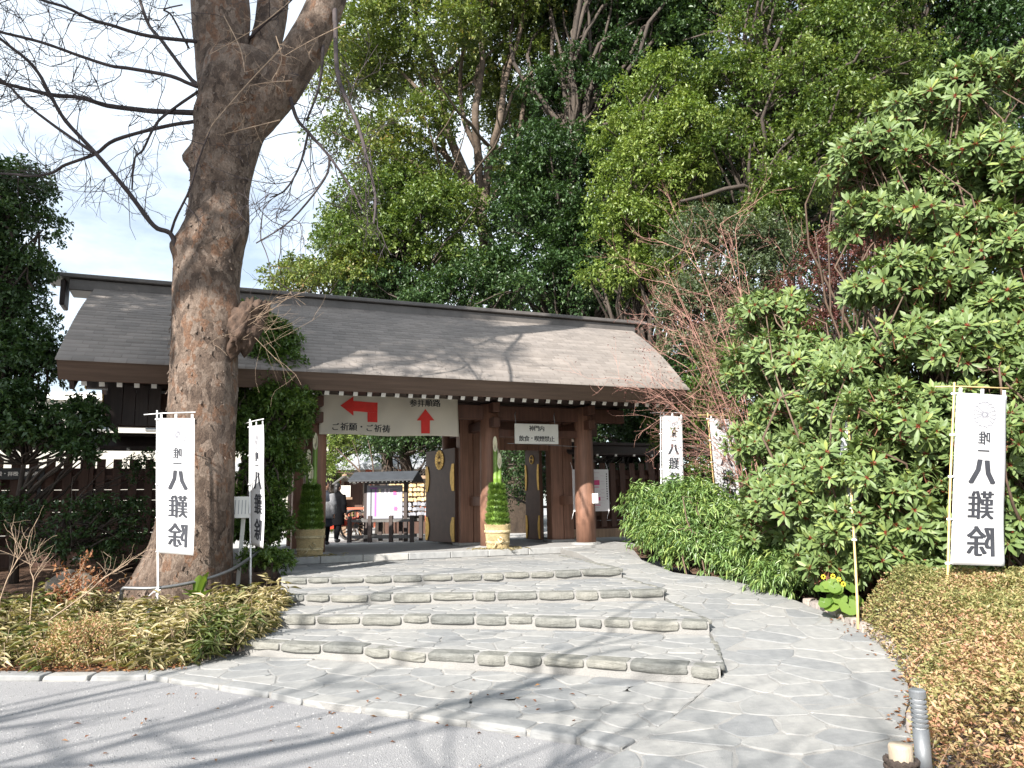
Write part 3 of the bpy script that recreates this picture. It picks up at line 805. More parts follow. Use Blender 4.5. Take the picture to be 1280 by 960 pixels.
# ------------------------------------------------------------------ fences beside the gate
def fence(name, label, t0, t1, v0, zt=1.82, z0=.06, gap=.27, base_mat='pale_wood', capz=2.15):
    r = tag(empty(name, G(t0, v0, .72), YW), label, 'fence', 'slatted fences beside the gate')
    L = t1-t0; x = .1
    while x < L:
        mb = MB(); mb.box((x, 0, (zt+z0+.25)/2), (.145, .035, zt-z0-.25)); mb.build('slat', 'fence_wood', r, bevel=.004); x += gap
    for zz, hh, dd in ((.17, .2, .14) if base_mat == 'pale_wood' else (-.05, .64, .14), (.62, .1, .06), (1.48, .1, .06)):
        mb = MB(); mb.box((L/2, .055 if hh == .1 else 0, zz), (L, dd, hh)); mb.build('rail', 'fence_wood' if hh < .15 else base_mat, r, bevel=.006)
    for x in np.arange(.4, L+.1, 1.9):
        mb = MB(); mb.box((x, .09, (capz-.06)/2), (.17, .17, capz-.06)); mb.build('post', 'fence_wood', r, bevel=.01)
        mb = MB(); mb.box((x, .05, .035), (.3, .26, .07)); mb.build('foot_stone', 'granite', r, bevel=.01)
    for i_, zz in enumerate(np.arange(.36, 1.56, .2)):
        mb = MB(); mb.box((L/2, .115, zz), (L, .02, .192)); mb.build('back_plank', 'shaded_beam_wood', r)
    # little roof over the fence with pale rafter ends
    mb = MB(); mb.prism([(-.30, capz-.1), (0, capz+.12), (.30, capz-.1), (.30, capz-.15), (0, capz+.05), (-.30, capz-.15)], lambda a, b, s: (-.1+s*(L+.2), a+.05, b)); mb.build('cap_roof', 'dark_wood', r)
    mb = MB(); mb.box((L/2, .05, capz+.13), (L+.2, .16, .07)); mb.build('cap_ridge', 'dark_wood', r, bevel=.01)
    for x in np.arange(.15, L, .5):
        mb = MB(); mb.box((x, -.252, capz-.158), (.05, .03, .05)); mb.build('rafter_tip', 'sign_white', r)
    return r
fence('slat_fence', 'dark brown slatted fence right of the gate behind pink poster', 2.45, 8.2, 1.3)
fence('slat_fence', 'dark slatted fence left of the gate behind the big tree', -15.5, -6.1, 1.0, base_mat='fence_wood')

# ------------------------------------------------------------------ banner, signs, posters on the gate
def flat_root(name, t, v, z, rz=0):
    return empty(name, G(t, v, z), YW+rz)
bw, bh = 2.76, .82
bn = tag(flat_root('direction_banner', -3.54, -.29, 2.96), 'wide cream cloth banner with two red arrows hung under the gate eave', 'banner')
def bfn(x, z): return .035*math.sin(x*2.1+.6)*math.sin(z*3+.3)+.02*math.sin(x*6.1+z*4)+.012*math.sin(x*11-z*5)
mb = MB(); nx, nz_ = 56, 18
vs = [(x*bw/nx, bfn(x*bw/nx, z*bh/nz_), z*bh/nz_+.012*math.sin(x*bw/nx*3.4)) for z in range(nz_+1) for x in range(nx+1)]
mb.add(vs, [(z*(nx+1)+x, z*(nx+1)+x+1, (z+1)*(nx+1)+x+1, (z+1)*(nx+1)+x) for z in range(nz_) for x in range(nx)])
cl = mb.build('cloth', 'banner_cloth', bn, True); sd = cl.modifiers.new('thick', 'SOLIDIFY'); sd.thickness = .002
def on_banner(cx, cz, yoff=.006):
    return lambda x, y, q: (cx+x, bfn(cx+x, cz+y)-yoff-q*.0008, cz+y+.012*math.sin((cx+x)*3.4))
def poly_on(fn, poly, name, mat, parent, sub=None):
    me = bmesh.new(); vs = [me.verts.new(fn(x, y, 0)) for x, y in poly]; me.faces.new(vs); bmesh.ops.triangulate(me, faces=me.faces[:])
    d = bpy.data.meshes.new(name); me.to_mesh(d); me.free(); d.materials.append(MATS[mat]); return link(bpy.data.objects.new(name, d), parent)
def arrow_parts(cx, cz, parts, name):
    fn = on_banner(cx, cz, .009); mb = MB()
    for x0, z0, x1, z1 in parts['rects']:
        n = max(2, int((x1-x0)/.05)); k = max(2, int((z1-z0)/.05))
        vs = [fn(lerp(x0, x1, i/n), lerp(z0, z1, j/k), 0) for j in range(k+1) for i in range(n+1)]
        mb.add(vs, [(j*(n+1)+i, j*(n+1)+i+1, (j+1)*(n+1)+i+1, (j+1)*(n+1)+i) for j in range(k) for i in range(n)])
    a, b, c = parts['tri']; n = 8
    rows = [[fn(*(np.array(a)*(1-r/n)+(np.array(b)*(1-s/max(r, 1))+np.array(c)*s/max(r, 1))*(r/n)), 0) for s in range(r+1)] for r in range(n+1)]
    idx = []; vs = []
    for r in rows: idx.append(list(range(len(vs), len(vs)+len(r)))); vs += r
    fs = [(idx[r][s], idx[r+1][s], idx[r+1][s+1]) for r in range(n) for s in range(r+1)]+[(idx[r][s], idx[r+1][s+1], idx[r][s+1]) for r in range(1, n) for s in range(r)]
    mb.add(vs, fs); mb.build(name, 'red_print', cl)
# pixel scale of the banner: 693 crop units over 2.76 m
arrow_parts(.75, .53, {'rects': [(-.11, -.08, .36, .12), (.17, -.27, .36, -.0805)], 'tri': ((-.36, .02), (-.11, -.17), (-.11, .21))}, 'turn_arrow')
arrow_parts(2.07, .285, {'rects': [(-.09, -.24, .09, .02)], 'tri': ((0, .25), (-.18, .02), (.18, .02))}, 'ahead_arrow')
def line_text(s, cx, cz, size, parent, fnmaker, mat='black_ink', thick=.002, bold=.022, pitch=1.0, name='character'):
    n = len(s)
    for i, ch in enumerate(s):
        x = cx+(i-(n-1)/2)*size*pitch
        mb = text_mb(ch, fnmaker(x, cz), size*(.92 if ord(ch) < 0x3100 else 1), thick, bold, 3); mb.build(name, mat, parent)
line_text('参拝順路', 2.06, .655, .158, cl, on_banner)
line_text('ご祈願・ご祈祷', .80, .145, .162, cl, on_banner)
for x in np.linspace(.03, bw-.03, 10):
    mb = MB()
    for zz in (.02, bh-.02): mb.lathe([(.018, 0), (.018, .006)], 8, (0, 0, 0))
    o = mb.build('eyelet', 'steel', bn); o.rotation_euler = (rad(90), 0, 0); o.location = (x, bfn(x, bh)-.004, bh-.03)
for x in (.02, bw/2, bw-.02):
    mb = MB(); mb.tube([(x, 0, bh-.02), (x+.05, .1, bh+.1), (x, .25, bh+.16)], .006, 5); mb.build('cord', 'rope_straw', bn)
# hanging white board
sg_ = tag(flat_root('hanging_sign', .945, -.31, 3.05), 'white hanging board with two rows of black characters in the side doorway', 'sign')
mb = MB(); mb.box((0, 0, 0), (1.0, .025, .42)); bd = mb.build('board', 'sign_white', sg_, bevel=.004)
flatfn = lambda cx, cz: (lambda x, y, q: (cx+x, -.0145-q*.0008, cz+y))
line_text('神門内', 0, .115, .125, bd, flatfn, pitch=.95); line_text('飲食・喫煙禁止', 0, -.10, .125, bd, flatfn, pitch=.93)
for x in (-.47, .43):
    mb = MB(); mb.tube([(x, 0, .2), (x-.02, 0, .4), (x+.02, .05, .46)], .007, 5); mb.build('cord', 'steel', sg_)
mb = MB(); mb.tube([(-.62, .1, -.2), (0, .02, -.215), (.98, .1, -.25)], .006, 5); mb.build('cord', 'galvan', sg_)
# poster behind the right pillar
ps = tag(flat_root('event_poster', 2.53, .34, 1.875), 'white poster with pink blocks tied to fence behind the gate pillar', 'poster')
mb = MB(); mb.box((0, 0, 0), (.90, .02, .93)); pb = mb.build('sheet', 'poster_white', ps)
def pblock(x, z, w, h, mat, nm='print_block', parent=None, y=-.013):
    mb = MB(); mb.box((x, y, z), (w, .003, h)); return mb.build(nm, mat, parent or pb)
pblock(.14, .17, .15, .11, 'pink_print'); pblock(.15, -.19, .15, .08, 'pink_print')
for zz in (.39, .28, .07, -.02, -.10, -.28, -.33, -.38):
    pblock(.15+random.uniform(-.03, .03), zz, random.uniform(.1, .22), .014, 'pale_print' if random.random() < .7 else 'pink_print', 'print_line')
for xx in (-.02, .29):
    for zz in (.32, .2, .14, .02, -.06, -.16, -.22): pblock(xx, zz, .09, .012, 'pale_print', 'print_line')
for i in range(11): pblock(.40, .36-i*.055, .022, .03, 'ink_grey', 'print_line')
for x in (-.44, .44):
    mb = MB(); mb.tube([(x, 0, .45), (x-.02, .02, .56), (x, .1, .62)], .006, 5); mb.build('cord', 'white_plastic', ps)
    mb = MB(); mb.tube([(x, 0, -.45), (x-.03, .01, -.56), (x-.02, .06, -.63)], .006, 5); mb.build('cord', 'white_plastic', ps)
# black direction board on the left fence
bt, bz = -8.60, 2.25
ds = tag(flat_root('direction_board', bt, .55, bz), 'black direction board with small white characters in front of the fence', 'sign')
mb = MB(); mb.box((0, 0, 0), (.94, .03, .2)); bd2 = mb.build('board', 'black_plastic', ds, bevel=.004)
ff2 = lambda cx, cz: (lambda x, y, q: (cx+x, -.018-q*.0008, cz+y))
line_text('本殿・拝殿・祈祷殿', .04, 0, .08, bd2, ff2, 'white_paint', .012, .03)
for x in (-.4, .4):
    mb = MB(); mb.box((x, .05, -.68), (.05, .05, 1.55)); mb.build('post', 'black_plastic', ds)

# ------------------------------------------------------------------ kadomatsu (New Year pine and bamboo)
def kadomatsu(p, label, rz, seed):
    rs = np.random.default_rng(seed)
    r = tag(empty('kadomatsu', p, rz), label, 'new year decoration', 'pine and bamboo pair at the gate')
    r.scale = (.88, .88, 1); H = .46
    mb = MB(); mb.lathe([(.235, .0), (.245, .06), (.255, .10), (.262, .105), (.262, .13), (.255, .135), (.268, .24), (.282, .31), (.29, .315), (.29, .345), (.282, .35), (.288, H), (.27, H+.01)], 40); tub = mb.build('straw_tub', 'straw', r, True)
    # vertical straws on the tub
    sm = MB()
    for i in range(110):
        a = 2*math.pi*i/110; b0 = .245+rs.random()*.008; b1 = .292+rs.random()*.006
        sm.tube([(b0*math.cos(a), b0*math.sin(a), .01), (.27*math.cos(a), .27*math.sin(a), .24), (b1*math.cos(a), b1*math.sin(a), H+.01+rs.random()*.02)], .007, 4)
    o = sm.build('straws', 'straw', tub); o['kind'] = 'stuff'
    for z_, rr in ((.115, .268), (.33, .298)):
        for q in (0, 1):
            pts = [((rr)*math.cos(a), (rr)*math.sin(a), z_+q*.022+.004*math.sin(a*18)) for a in np.linspace(0, 2*math.pi, 50)]
            rb = MB().tube(pts, .012, 6).build('rope_band', 'rope_straw', tub, True)
    km = MB(); km.tube([(.0, -.29, .2), (.05, -.31, .13), (.12, -.30, .2), (.04, -.305, .24)], .014, 6); km.tube([(-.04, -.3, .11), (-.1, -.30, .03)], .013, 6); km.build('knot', 'rope_straw', tub, True)
    # loose straw at its foot
    P = np.stack([rs.normal(0, .26, 240), rs.normal(0, .2, 240), np.full(240, .012)+rs.random(240)*.012], 1); D = np.stack([rs.normal(size=240), rs.normal(size=240), np.zeros(240)], 1)
    o = leaves('loose_straw', P, D, np.tile([0, 0, 1.], (240, 1)), .18, .012, 'leaf_sasa', r, .8+rs.random(240)*.2); o['kind'] = 'stuff'
    # pine skirt in tiers
    tiers = 7
    for i in range(tiers):
        z_ = H+.05+i*.115; rr = lerp(.295, .165, i/(tiers-1)); n = 1300
        a = rs.random(n)*2*math.pi; q = rs.random(n)*.5+.5
        P = np.stack([np.cos(a)*rr*q*.78, np.sin(a)*rr*q*.78, z_+rs.normal(0, .022, n)], 1)
        D = np.stack([np.cos(a), np.sin(a), .85+rs.normal(0, .25, n)], 1)+rs.normal(0, .22, (n, 3))
        N = nrm(rs.normal(size=(n, 3)))
        leaves('pine_tier', P, D, N, .095+.03*rs.random(n), .013, 'leaf_pine', r, rs.random(n)*.7+.3*(i % 2), bend=.05)
    mb = MB(); mb.lathe([(.22, H), (.20, H+.3), (.11, H+.85)], 16); mb.build('pine_core', 'bamboo_green', r)
    # three bamboo stalks, cut aslant
    for x, y, zt in ((-.035, -.03, 2.26), (.06, -.035, 1.92), (-.0, .07, 2.05)) if seed == 1 else ((.055, .0, 2.26), (-.075, -.02, 1.95), (-.02, -.09, 1.66)):
        R_ = .052; L = .33; n = 20; zb = 1.1
        sr = MB(); rings = [(R_, zb), (R_, zb+.28), (R_*1.08, zb+.29), (R_, zb+.30)]
        vs = []; 
        for rr, zz in rings: vs += [(x+rr*math.cos(2*math.pi*j/n), y+rr*math.sin(2*math.pi*j/n), zz) for j in range(n)]
        cut = [(x+R_*math.cos(2*math.pi*j/n), y+R_*math.sin(2*math.pi*j/n), zt-L/2+L/2*math.sin(2*math.pi*j/n)) for j in range(n)]
        vs += cut; k = 5
        sr.add(vs, [(i*n+j, i*n+(j+1) % n, (i+1)*n+(j+1) % n, (i+1)*n+j) for i in range(k-1) for j in range(n)])
        st = sr.build('bamboo', 'bamboo_green', r, True)
        fc = MB(); inn = [(x+(R_*.42)*math.cos(2*math.pi*j/n), y+R_*.42*math.sin(2*math.pi*j/n), zt-L/2+L/2*.42*math.sin(2*math.pi*j/n)) for j in range(n)]
        lip = [(px, py-.003, pz+.002) for px, py, pz in cut]
        low = [(px, py+.02, pz-.03) for px, py, pz in inn]
        fc.add(lip+inn+low, [(j, (j+1) % n, n+(j+1) % n, n+j) for j in range(n)]+[(n+j, n+(j+1) % n, 2*n+(j+1) % n, 2*n+j) for j in range(n)]+[tuple(range(2*n, 3*n))])
        fc.build('cut_face', 'bamboo_cut', st, True)
    mb = MB(); mb.tube([(.13*math.cos(a), .11*math.sin(a), 1.22+.01*math.sin(3*a)) for a in np.linspace(0, 2*math.pi, 24)], .016, 6); mb.build('tie_rope', 'rope_dark', r)
    return r
k1 = G(.02, -.36, .722); kadomatsu(k1, 'sunlit pine and bamboo decoration in straw tub by the side doorway', rad(2), 1)
k2 = atz(386, 694, .722); k2 = G(*tv(k2), .722); k2 = G(tv(k2)[0], -.36, .722); kadomatsu(k2, 'shaded pine and bamboo decoration in straw tub beside the leafy bush', rad(14), 2)
# ------------------------------------------------------------------ nobori flags
def flag(label, base, top, yaw, w=.6, h=1.8, pole='bamboo_pole', wave=.015, drop=.06, bar=1, furl=0.0, chars=True, skew=0.0):
    base = Vector(base); top = Vector(top); up = (top-base).normalized()
    r = tag(empty('nobori_flag', base), label, 'flag', 'white votive flags along the path')
    L = (top-base).length
    mb = MB(); mb.tube([up*(L*i/8)+Vector((.004*math.sin(i), 0, 0)) for i in range(9)], [.0145-.004*i/8 for i in range(9)], 10); mb.build('pole', pole, r, True)
    d = Vector((math.cos(yaw), math.sin(yaw), 0)); n = d.cross(up).normalized()
    if n.dot(Vector(CAM)-base) < 0: n = -n
    A = up*(L-drop)
    def cf(u, s, off=0.0):
        a = wave*(math.sin(u*3.1+s*4+furl*9*u)+.6*math.sin(s*9-u*2)) + furl*.10*math.sin(u*11+s*3)
        uu = u*(1-furl*.55)
        return A + d*(.03+uu*w+skew*s*(-1)) - up*(.05+s*h) + Vector((0, 0, -.03*u)) + n*(a*(.25+u)+off)
    crossbar = MB(); crossbar.tube([A+up*.012-d*.22, A+up*.016+d*(.1), A+up*.0+d*(w*(1-furl*.55)+.05)], .007, 8); crossbar.build('crossbar', pole, r, True)
    nu, ns = 14, 34; vs = [cf(i/nu, j/ns) for j in range(ns+1) for i in range(nu+1)]
    mb = MB(); mb.add(vs, [(j*(nu+1)+i, j*(nu+1)+i+1, (j+1)*(nu+1)+i+1, (j+1)*(nu+1)+i) for j in range(ns) for i in range(nu)])
    c = mb.build('cloth', 'flag_cloth', r, True); md = c.modifiers.new('s', 'SOLIDIFY'); md.thickness = .0015
    for s_ in (.0, .245, .49, .735, .985):
        q0 = cf(.01, s_, .001); q1 = cf(.01, s_+.014, .001); pp = up*(L-drop-.05-s_*h)
        mb = MB(); mb.tube([q0-up*.012, pp+n*.02-up*.012, pp-d*.022-up*.012, pp-n*.02-up*.012, q0-up*.012-n*.003], .0125, 5); mb.build('tab', 'white_plastic', r)
    for u_ in (.08, .5, .94):
        q0 = cf(u_, .0, 0); mb = MB(); mb.box(q0+up*.025, (.035, .006, .06), Matrix((d, n, up)).transposed()); mb.build('tab', 'white_plastic', r)
    if chars:
        sx = w/.6; sy = h/1.8; uc = .55
        def put(ch, s_, size, th, bo, mat='ink_grey', sxx=1.0):
            fn = lambda x, y, q: cf(uc-(x*sxx)/w*sx, s_-y/h*sy, .005+q*.0008)
            text_mb(ch, fn, size, th, bo, 3).build('character', mat, c)
        put('唯', .262, .155, .002, .025); put('一', .338, .14, .012, .03); put('八', .462, .30, .012, .055)
        put('難', .655, .32, .002, .028); put('除', .862, .33, .006, .035)
        # sixteen-petal crest in pale outline
        cm = MB(); R_ = .135; cs = .122
        def cp(x, y, k=0): return cf(uc-x/w*sx, cs-y/h*sy, .006+k*.0006)
        def strip(pts, wd, k=0):
            for (x0, y0), (x1, y1) in zip(pts, pts[1:]):
                dx, dy = x1-x0, y1-y0; l = math.hypot(dx, dy) or 1; ox, oy = -dy/l*wd, dx/l*wd
                cm.add([cp(x0+ox, y0+oy, k), cp(x1+ox, y1+oy, k), cp(x1-ox, y1-oy, k), cp(x0-ox, y0-oy, k)], [(0, 1, 2, 3)])
        for i in range(16):
            a = 2*math.pi*i/16; a2 = a+math.pi/8
            strip([(R_*.16*math.cos(a), R_*.16*math.sin(a)), (R_*.9*math.cos(a), R_*.9*math.sin(a))], .0042)
            strip([(R_*(.9+.12*math.sin(math.pi*k/6)**.7)*math.cos(lerp(a, a2, k/6)), R_*(.9+.12*math.sin(math.pi*k/6)**.7)*math.sin(lerp(a, a2, k/6))) for k in range(7)], .0042, 1)
            strip([(R_*.15*math.cos(a), R_*.15*math.sin(a)), (R_*.15*math.cos(a2), R_*.15*math.sin(a2))], .0012, 2)
        cm.build('crest', 'crest_grey', c)
    return r
def gz(p, z): return (p[0], p[1], z)
b1 = aty(1178, 765, 8.1); flag('white flag on bamboo pole standing in the clipped azalea hedge', gz(b1, bed_z(b1[0], b1[1])-.05), aty(1192.5, 478, 8.1), rad(8), pole='bamboo_pole', wave=.012, skew=.0)
b2 = atz(197, 772, .20); flag('white flag lashed to the pipe rail in front of the big tree trunk', gz(b2, bed_z(b2[0], b2[1])-.03), aty(196, 513, b2[1]), rad(-19), pole='white_plastic', wave=.01, skew=.03)
b3 = atz(313, 742, .36); flag('white flag seen almost edge on beside the small notice stake', gz(b3, bed_z(b3[0], b3[1])-.03), aty(312, 524, b3[1]), rad(-54), pole='white_plastic', h=1.76, wave=.01)
b4 = aty(826, 655, 16.0); flag('white flag nearest the slatted fence behind the feathery bushes', gz(b4, .62), aty(825.5, 513, 16.0), rad(0), w=.43, h=1.5, pole='white_plastic')
b5 = aty(899, 668, 15.4); flag('white flag half hidden by big leaves with its pole leaning', gz(b5, bed_z(b5[0], b5[1])-.02), aty(884, 516, 15.4), rad(10), w=.52, h=1.78)
b6 = atz(1078, 785, .30)+np.array([.12, .38, 0]); flag('white flag furled around its pole inside the big leafed shrub', gz(b6, bed_z(b6[0], b6[1])-.02), aty(1060, 518, b6[1]+1.0), rad(70), h=1.55, furl=.7, chars=False, wave=.03)

# ------------------------------------------------------------------ pipe rail by the tree
r0 = atz(152, 772, .25); yq = r0[1]
def railp(x, y, z): p = atz(x, y, z); return p
zt_ = .62
rp_ = [aty(152, 735, b2[1]+.05), aty(197, 735, b2[1]+.03), aty(245, 727, b2[1]+.35), aty(285, 714, lerp(b2[1], b3[1], .6)), aty(313, 697, b3[1]+.03), aty(333, 682, b3[1]+.7)]
rail = tag(empty('pipe_rail', gz(rp_[0], bed_z(*rp_[0][:2]))), 'bent grey steel pipe rail at the foot of the big tree', 'rail')
o0 = np.array(rail.location)
def bez(pts, n=6):
    out_ = []; P_ = [np.array(p) for p in pts]
    for i in range(len(P_)-1):
        p0, p1, p2, p3 = P_[max(i-1, 0)], P_[i], P_[i+1], P_[min(i+2, len(P_)-1)]
        for k in range(n):
            t = k/n; out_.append(.5*((2*p1)+(-p0+p2)*t+(2*p0-5*p1+4*p2-p3)*t*t+(-p0+3*p1-3*p2+p3)*t**3))
    return out_+[P_[-1]]
top = bez(rp_); foot = rp_[0].copy(); foot[2] = bed_z(foot[0], foot[1])-.05
crv = [foot, rp_[0]+np.array([0, 0, -.06]), rp_[0]+np.array([.008, 0, -.02]), rp_[0]+np.array([.03, 0, 0])]
MB().tube([p-o0 for p in crv+top[1:]], .024, 10).build('top_rail', 'steel', rail, True)
for p in (rp_[1], rp_[4]):
    f_ = p.copy(); f_[2] = bed_z(f_[0], f_[1])-.05
    MB().tube([f_-o0, p-o0], .022, 10).build('post', 'steel', rail, True)
MB().tube([rp_[1]-o0+np.array(q) for q in ((-.1, -.02, -.10), (-.02, -.03, -.03), (.03, -.03, .01), (.03, .03, .0), (-.03, .03, -.03), (-.02, -.03, -.05), (.06, -.04, -.02))], .008, 6).build('cord', 'white_plastic', rail, True)
# small notice on a leaning stake
p = aty(298, 712, 12.0); q = aty(305, 640, 12.0)
ns_ = tag(empty('small_notice', gz(p, bed_z(p[0], p[1])-.05)), 'small white notice plate on a leaning stake under the shrub', 'sign')
o0 = np.array(ns_.location)
MB().beam(Vector((0, 0, 0)), Vector(q-o0), .055, .03, (0, 1, 0)).build('stake', 'sign_white', ns_)
rot = Matrix.Rotation(rad(14), 3, 'Z') @ Matrix.Rotation(rad(-12), 3, 'X')
pl_ = MB().box((0, 0, 0), (.40, .02, .33), rot).build('plate', 'sign_white', ns_); pl_.location = Vector(aty(307, 634, 11.95)-o0)
mb = MB()
for i in range(7): mb.box(rot @ Vector((-.15+i*.05, -.0125, .0)), (.008, .003, .22), rot)
pr = mb.build('print_lines', 'crest_grey', pl_)
# garden bollard light
p = np.array((2.14, 4.32, 0.0)); bl = tag(empty('garden_light', (p[0], p[1], .03)), 'low grey louvred garden light at the hedge edge', 'light')
MB().lathe([(.040, 0), (.040, .36)], 24).build('post', 'galvan', bl, True)
for i in range(6): MB().lathe([(.042, .372+i*.024), (.042, .380+i*.024), (.036, .386+i*.024)], 24).build('louvre', 'galvan', bl)
MB().lathe([(.030, .355), (.030, .52)], 16).build('lamp_core', 'white_plastic', bl)
MB().lathe([(.042, .517), (.042, .55), (.036, .558)], 24).build('cap', 'galvan', bl)
# rope post
wp = tag(empty('rope_post', (1.85, 3.95, .05)), 'short cut wooden post wound with dark rope beside the hedge', 'post')
mb = MB(); mb.lathe([(.056, 0), (.054, .2), (.055, .36), (.050, .372)], 20); mb.build('stake', 'wood_post', wp, True)
for k, z_ in enumerate((.285, .255, .225)):
    for q in (0, 1):
        MB().tube([((.064+.004*q)*math.cos(a)+.008*math.sin(a+q*3.1), (.064+.004*q)*math.sin(a), z_+.012*q+.006*math.sin(a*14+q*3.14)) for a in np.linspace(0, 6.28, 60)], .011, 6).build('rope', 'rope_dark', wp, True)
MB().tube([(.06, 0, .2), (.12, -.01, .17), (.10, .02, .1), (.07, -.02, .02)], .012, 6).build('rope', 'rope_dark', wp, True)
# rock in the bed, ground spotlight
p = atz(72, 752, .42); bm = bmesh.new(); bmesh.ops.create_icosphere(bm, subdivisions=4, radius=1)
for v in bm.verts:
    n = 1+.35*mnoise.noise(v.co*1.3)+.10*mnoise.noise(v.co*4); v.co = Vector((v.co.x*.34, v.co.y*.28, v.co.z*.30))*n
me = bpy.data.meshes.new('rock'); bm.to_mesh(me); bm.free(); me.shade_smooth(); me.materials.append(MATS['rock'])
o = link(bpy.data.objects.new('rock', me)); o.location = (p[0], p[1]+.4, bed_z(p[0], p[1])+.16); tag(o, 'rounded brown rock among the bamboo grass', 'rock')
p = atz(186, 770, .3); sp = tag(empty('ground_spotlight', gz(p, bed_z(p[0], p[1])-.02)), 'small dark spotlight on the ground under the pipe rail', 'light')
MB().tube([(0, 0, 0), (0, 0, .12)], .012, 6).build('stake', 'black_plastic', sp)
o = MB().lathe([(.045, -.06), (.06, -.05), (.07, .07), (.06, .075), (.055, .06)], 16).build('head', 'black_plastic', sp, True); o.location = (0, 0, .10); o.scale = (.6, .6, .6); o.rotation_euler = (rad(-50), 0, rad(-30))

# ------------------------------------------------------------------ courtyard beyond the gate
CZ = .56
# roofed notice board
nb_p = atz(482, 677, CZ); nb = tag(empty('notice_board', gz(nb_p, CZ), rad(-10)), 'dark roofed notice board with white chart in the courtyard', 'notice board')
for x in (-.62, .62): MB().box((x, 0, .95), (.11, .11, 1.9)).build('post', 'dark_wood', nb, bevel=.008)
bdn = MB().box((-.02, -.06, 1.16), (1.10, .03, .98)).build('board', 'shaded_paper', nb)
for x, w_, m_ in ((-.44, .03, 'ink_grey'), (-.30, .05, 'purple_print'), (-.17, .06, 'yellow_print'), (.0, .05, 'pale_print'), (.12, .04, 'pale_print')): pblock(x, 1.14, w_, .8, m_, 'print_column', bdn, -.078)
pblock(-.36, 1.57, .24, .04, 'purple_print', 'print_column', bdn, -.079)
for z_ in np.arange(.78, 1.6, .07): pblock(.1, z_, .6, .008, 'pale_print', 'print_line', bdn, -.081)
pblock(.30, 1.42, .09, .13, 'pink_print', 'print_block', bdn, -.084); pblock(.33, .96, .09, .1, 'pink_print', 'print_block', bdn, -.084)
MB().box((0, 0, .64), (1.5, .09, .10)).build('rail', 'grey_wood', nb); MB().box((0, 0, 1.74), (1.35, .1, .1)).build('rail', 'grey_wood', nb)
for sgn in (-1, 1):
    rf = MB().prism([(0, 2.06), (sgn*.52, 1.80), (sgn*.52, 1.76), (0, 2.0)], lambda a, b, s: (-1.0+2*s, a, b)).build('roof', 'slate', nb)
for x in np.arange(-.95, .96, .125): MB().beam((x, -.1, 1.92), (x, -.49, 1.745), .03, .035).build('rafter', 'sign_white', nb)
for x in (-.95, -.32, .32, .95):
    for y in (-.45, .45): MB().box((x, y, .38), (.11, .11, .76)).build('fence_post', 'dark_wood', nb, bevel=.008)
for y in (-.45, .45):
    MB().box((0, y, .16), (2.0, .07, .1)).build('fence_rail', 'grey_wood', nb); MB().box((0, y, .62), (2.0, .06, .08)).build('fence_rail', 'grey_wood', nb)
# racks of votive tablets
for i, (px, py, label) in enumerate([(519, 676, 'rack of pale wooden votive tablets and tied papers under a small roof')]):
    p = atz(px+6, 671, CZ); rk = tag(empty('votive_rack', gz(p, CZ), rad(6)), label, 'rack')
    for x in (-1.1, 1.1): MB().box((x, 0, .98), (.1, .1, 1.96)).build('post', 'grey_wood', rk)
    MB().box((0, 0, 1.98), (2.7, .5, .10)).build('roof', 'pale_wood', rk)
    MB().box((0, .1, .9), (2.2, .04, .1)).build('rail', 'grey_wood', rk)
    tb = MB().prism([(-.07, -.05), (.07, -.05), (.07, .04), (0, .075), (-.07, .04)], lambda x, y, s: (x, -.02*s, y)).mesh('tablet'); tb.materials.append(MATS['ema_wood'])
    tb2 = tb.copy(); tb2.materials.clear(); tb2.materials.append(MATS['shaded_paper'])
    for j, z_ in enumerate((1.72, 1.56, 1.40, 1.24, 1.08, .92, .76)):
        MB().box((0, 0, z_+.085), (2.2, .03, .02)).build('peg_rail', 'pale_wood', rk)
        for x in np.arange(-1.0, 1.02, .135):
            o = link(bpy.data.objects.new('tablet', tb if j < 4 else tb2), rk); o.location = (x+random.uniform(-.03, .03), -.03-random.uniform(0, .04), z_+random.uniform(-.02, .02)); o.rotation_euler = (random.uniform(-.2, .1), random.uniform(-.2, .2), random.uniform(-.4, .4))
    MB().box((0, .02, .3), (2.4, .3, .4)).build('base', 'fence_wood', rk)
# wooden wheeled cart
p = atz(442, 676, CZ); ct = tag(empty('wooden_cart', gz(p, CZ), rad(20)), 'old red cart with spoked wooden wheels beside the notice board', 'cart')
for y in (-.42, .42):
    w_ = empty('wheel', (0, y, .46)); w_.parent = ct
    MB().tube([(.46*math.cos(a), 0, .46*math.sin(a)) for a in np.linspace(0, 2*math.pi, 33)], .032, 6).build('rim', 'grey_wood', w_)
    MB().tube([(0, -.09, 0), (0, .09, 0)], .075, 12).build('hub', 'grey_wood', w_)
    for k in range(12): a = math.pi*k/6; MB().beam((.06*math.cos(a), 0, .06*math.sin(a)), (.45*math.cos(a), 0, .45*math.sin(a)), .028, .028, (0, 1, 0)).build('spoke', 'pale_wood', w_)
MB().tube([(0, -.42, .46), (0, .42, .46)], .03, 8).build('axle', 'grey_wood', ct)
for y in (-.28, .28): MB().beam((-1.5, y, .28), (1.0, y, .72), .06, .08).build('shaft', 'red_cart', ct)
MB().box((.1, 0, .66), (1.0, .6, .10), Matrix.Rotation(rad(-10), 3, 'Y')).build('bed', 'red_cart', ct)
MB().box((.5, 0, .95), (.08, .6, .5), Matrix.Rotation(rad(12), 3, 'Y')).build('back_board', 'red_cart', ct)
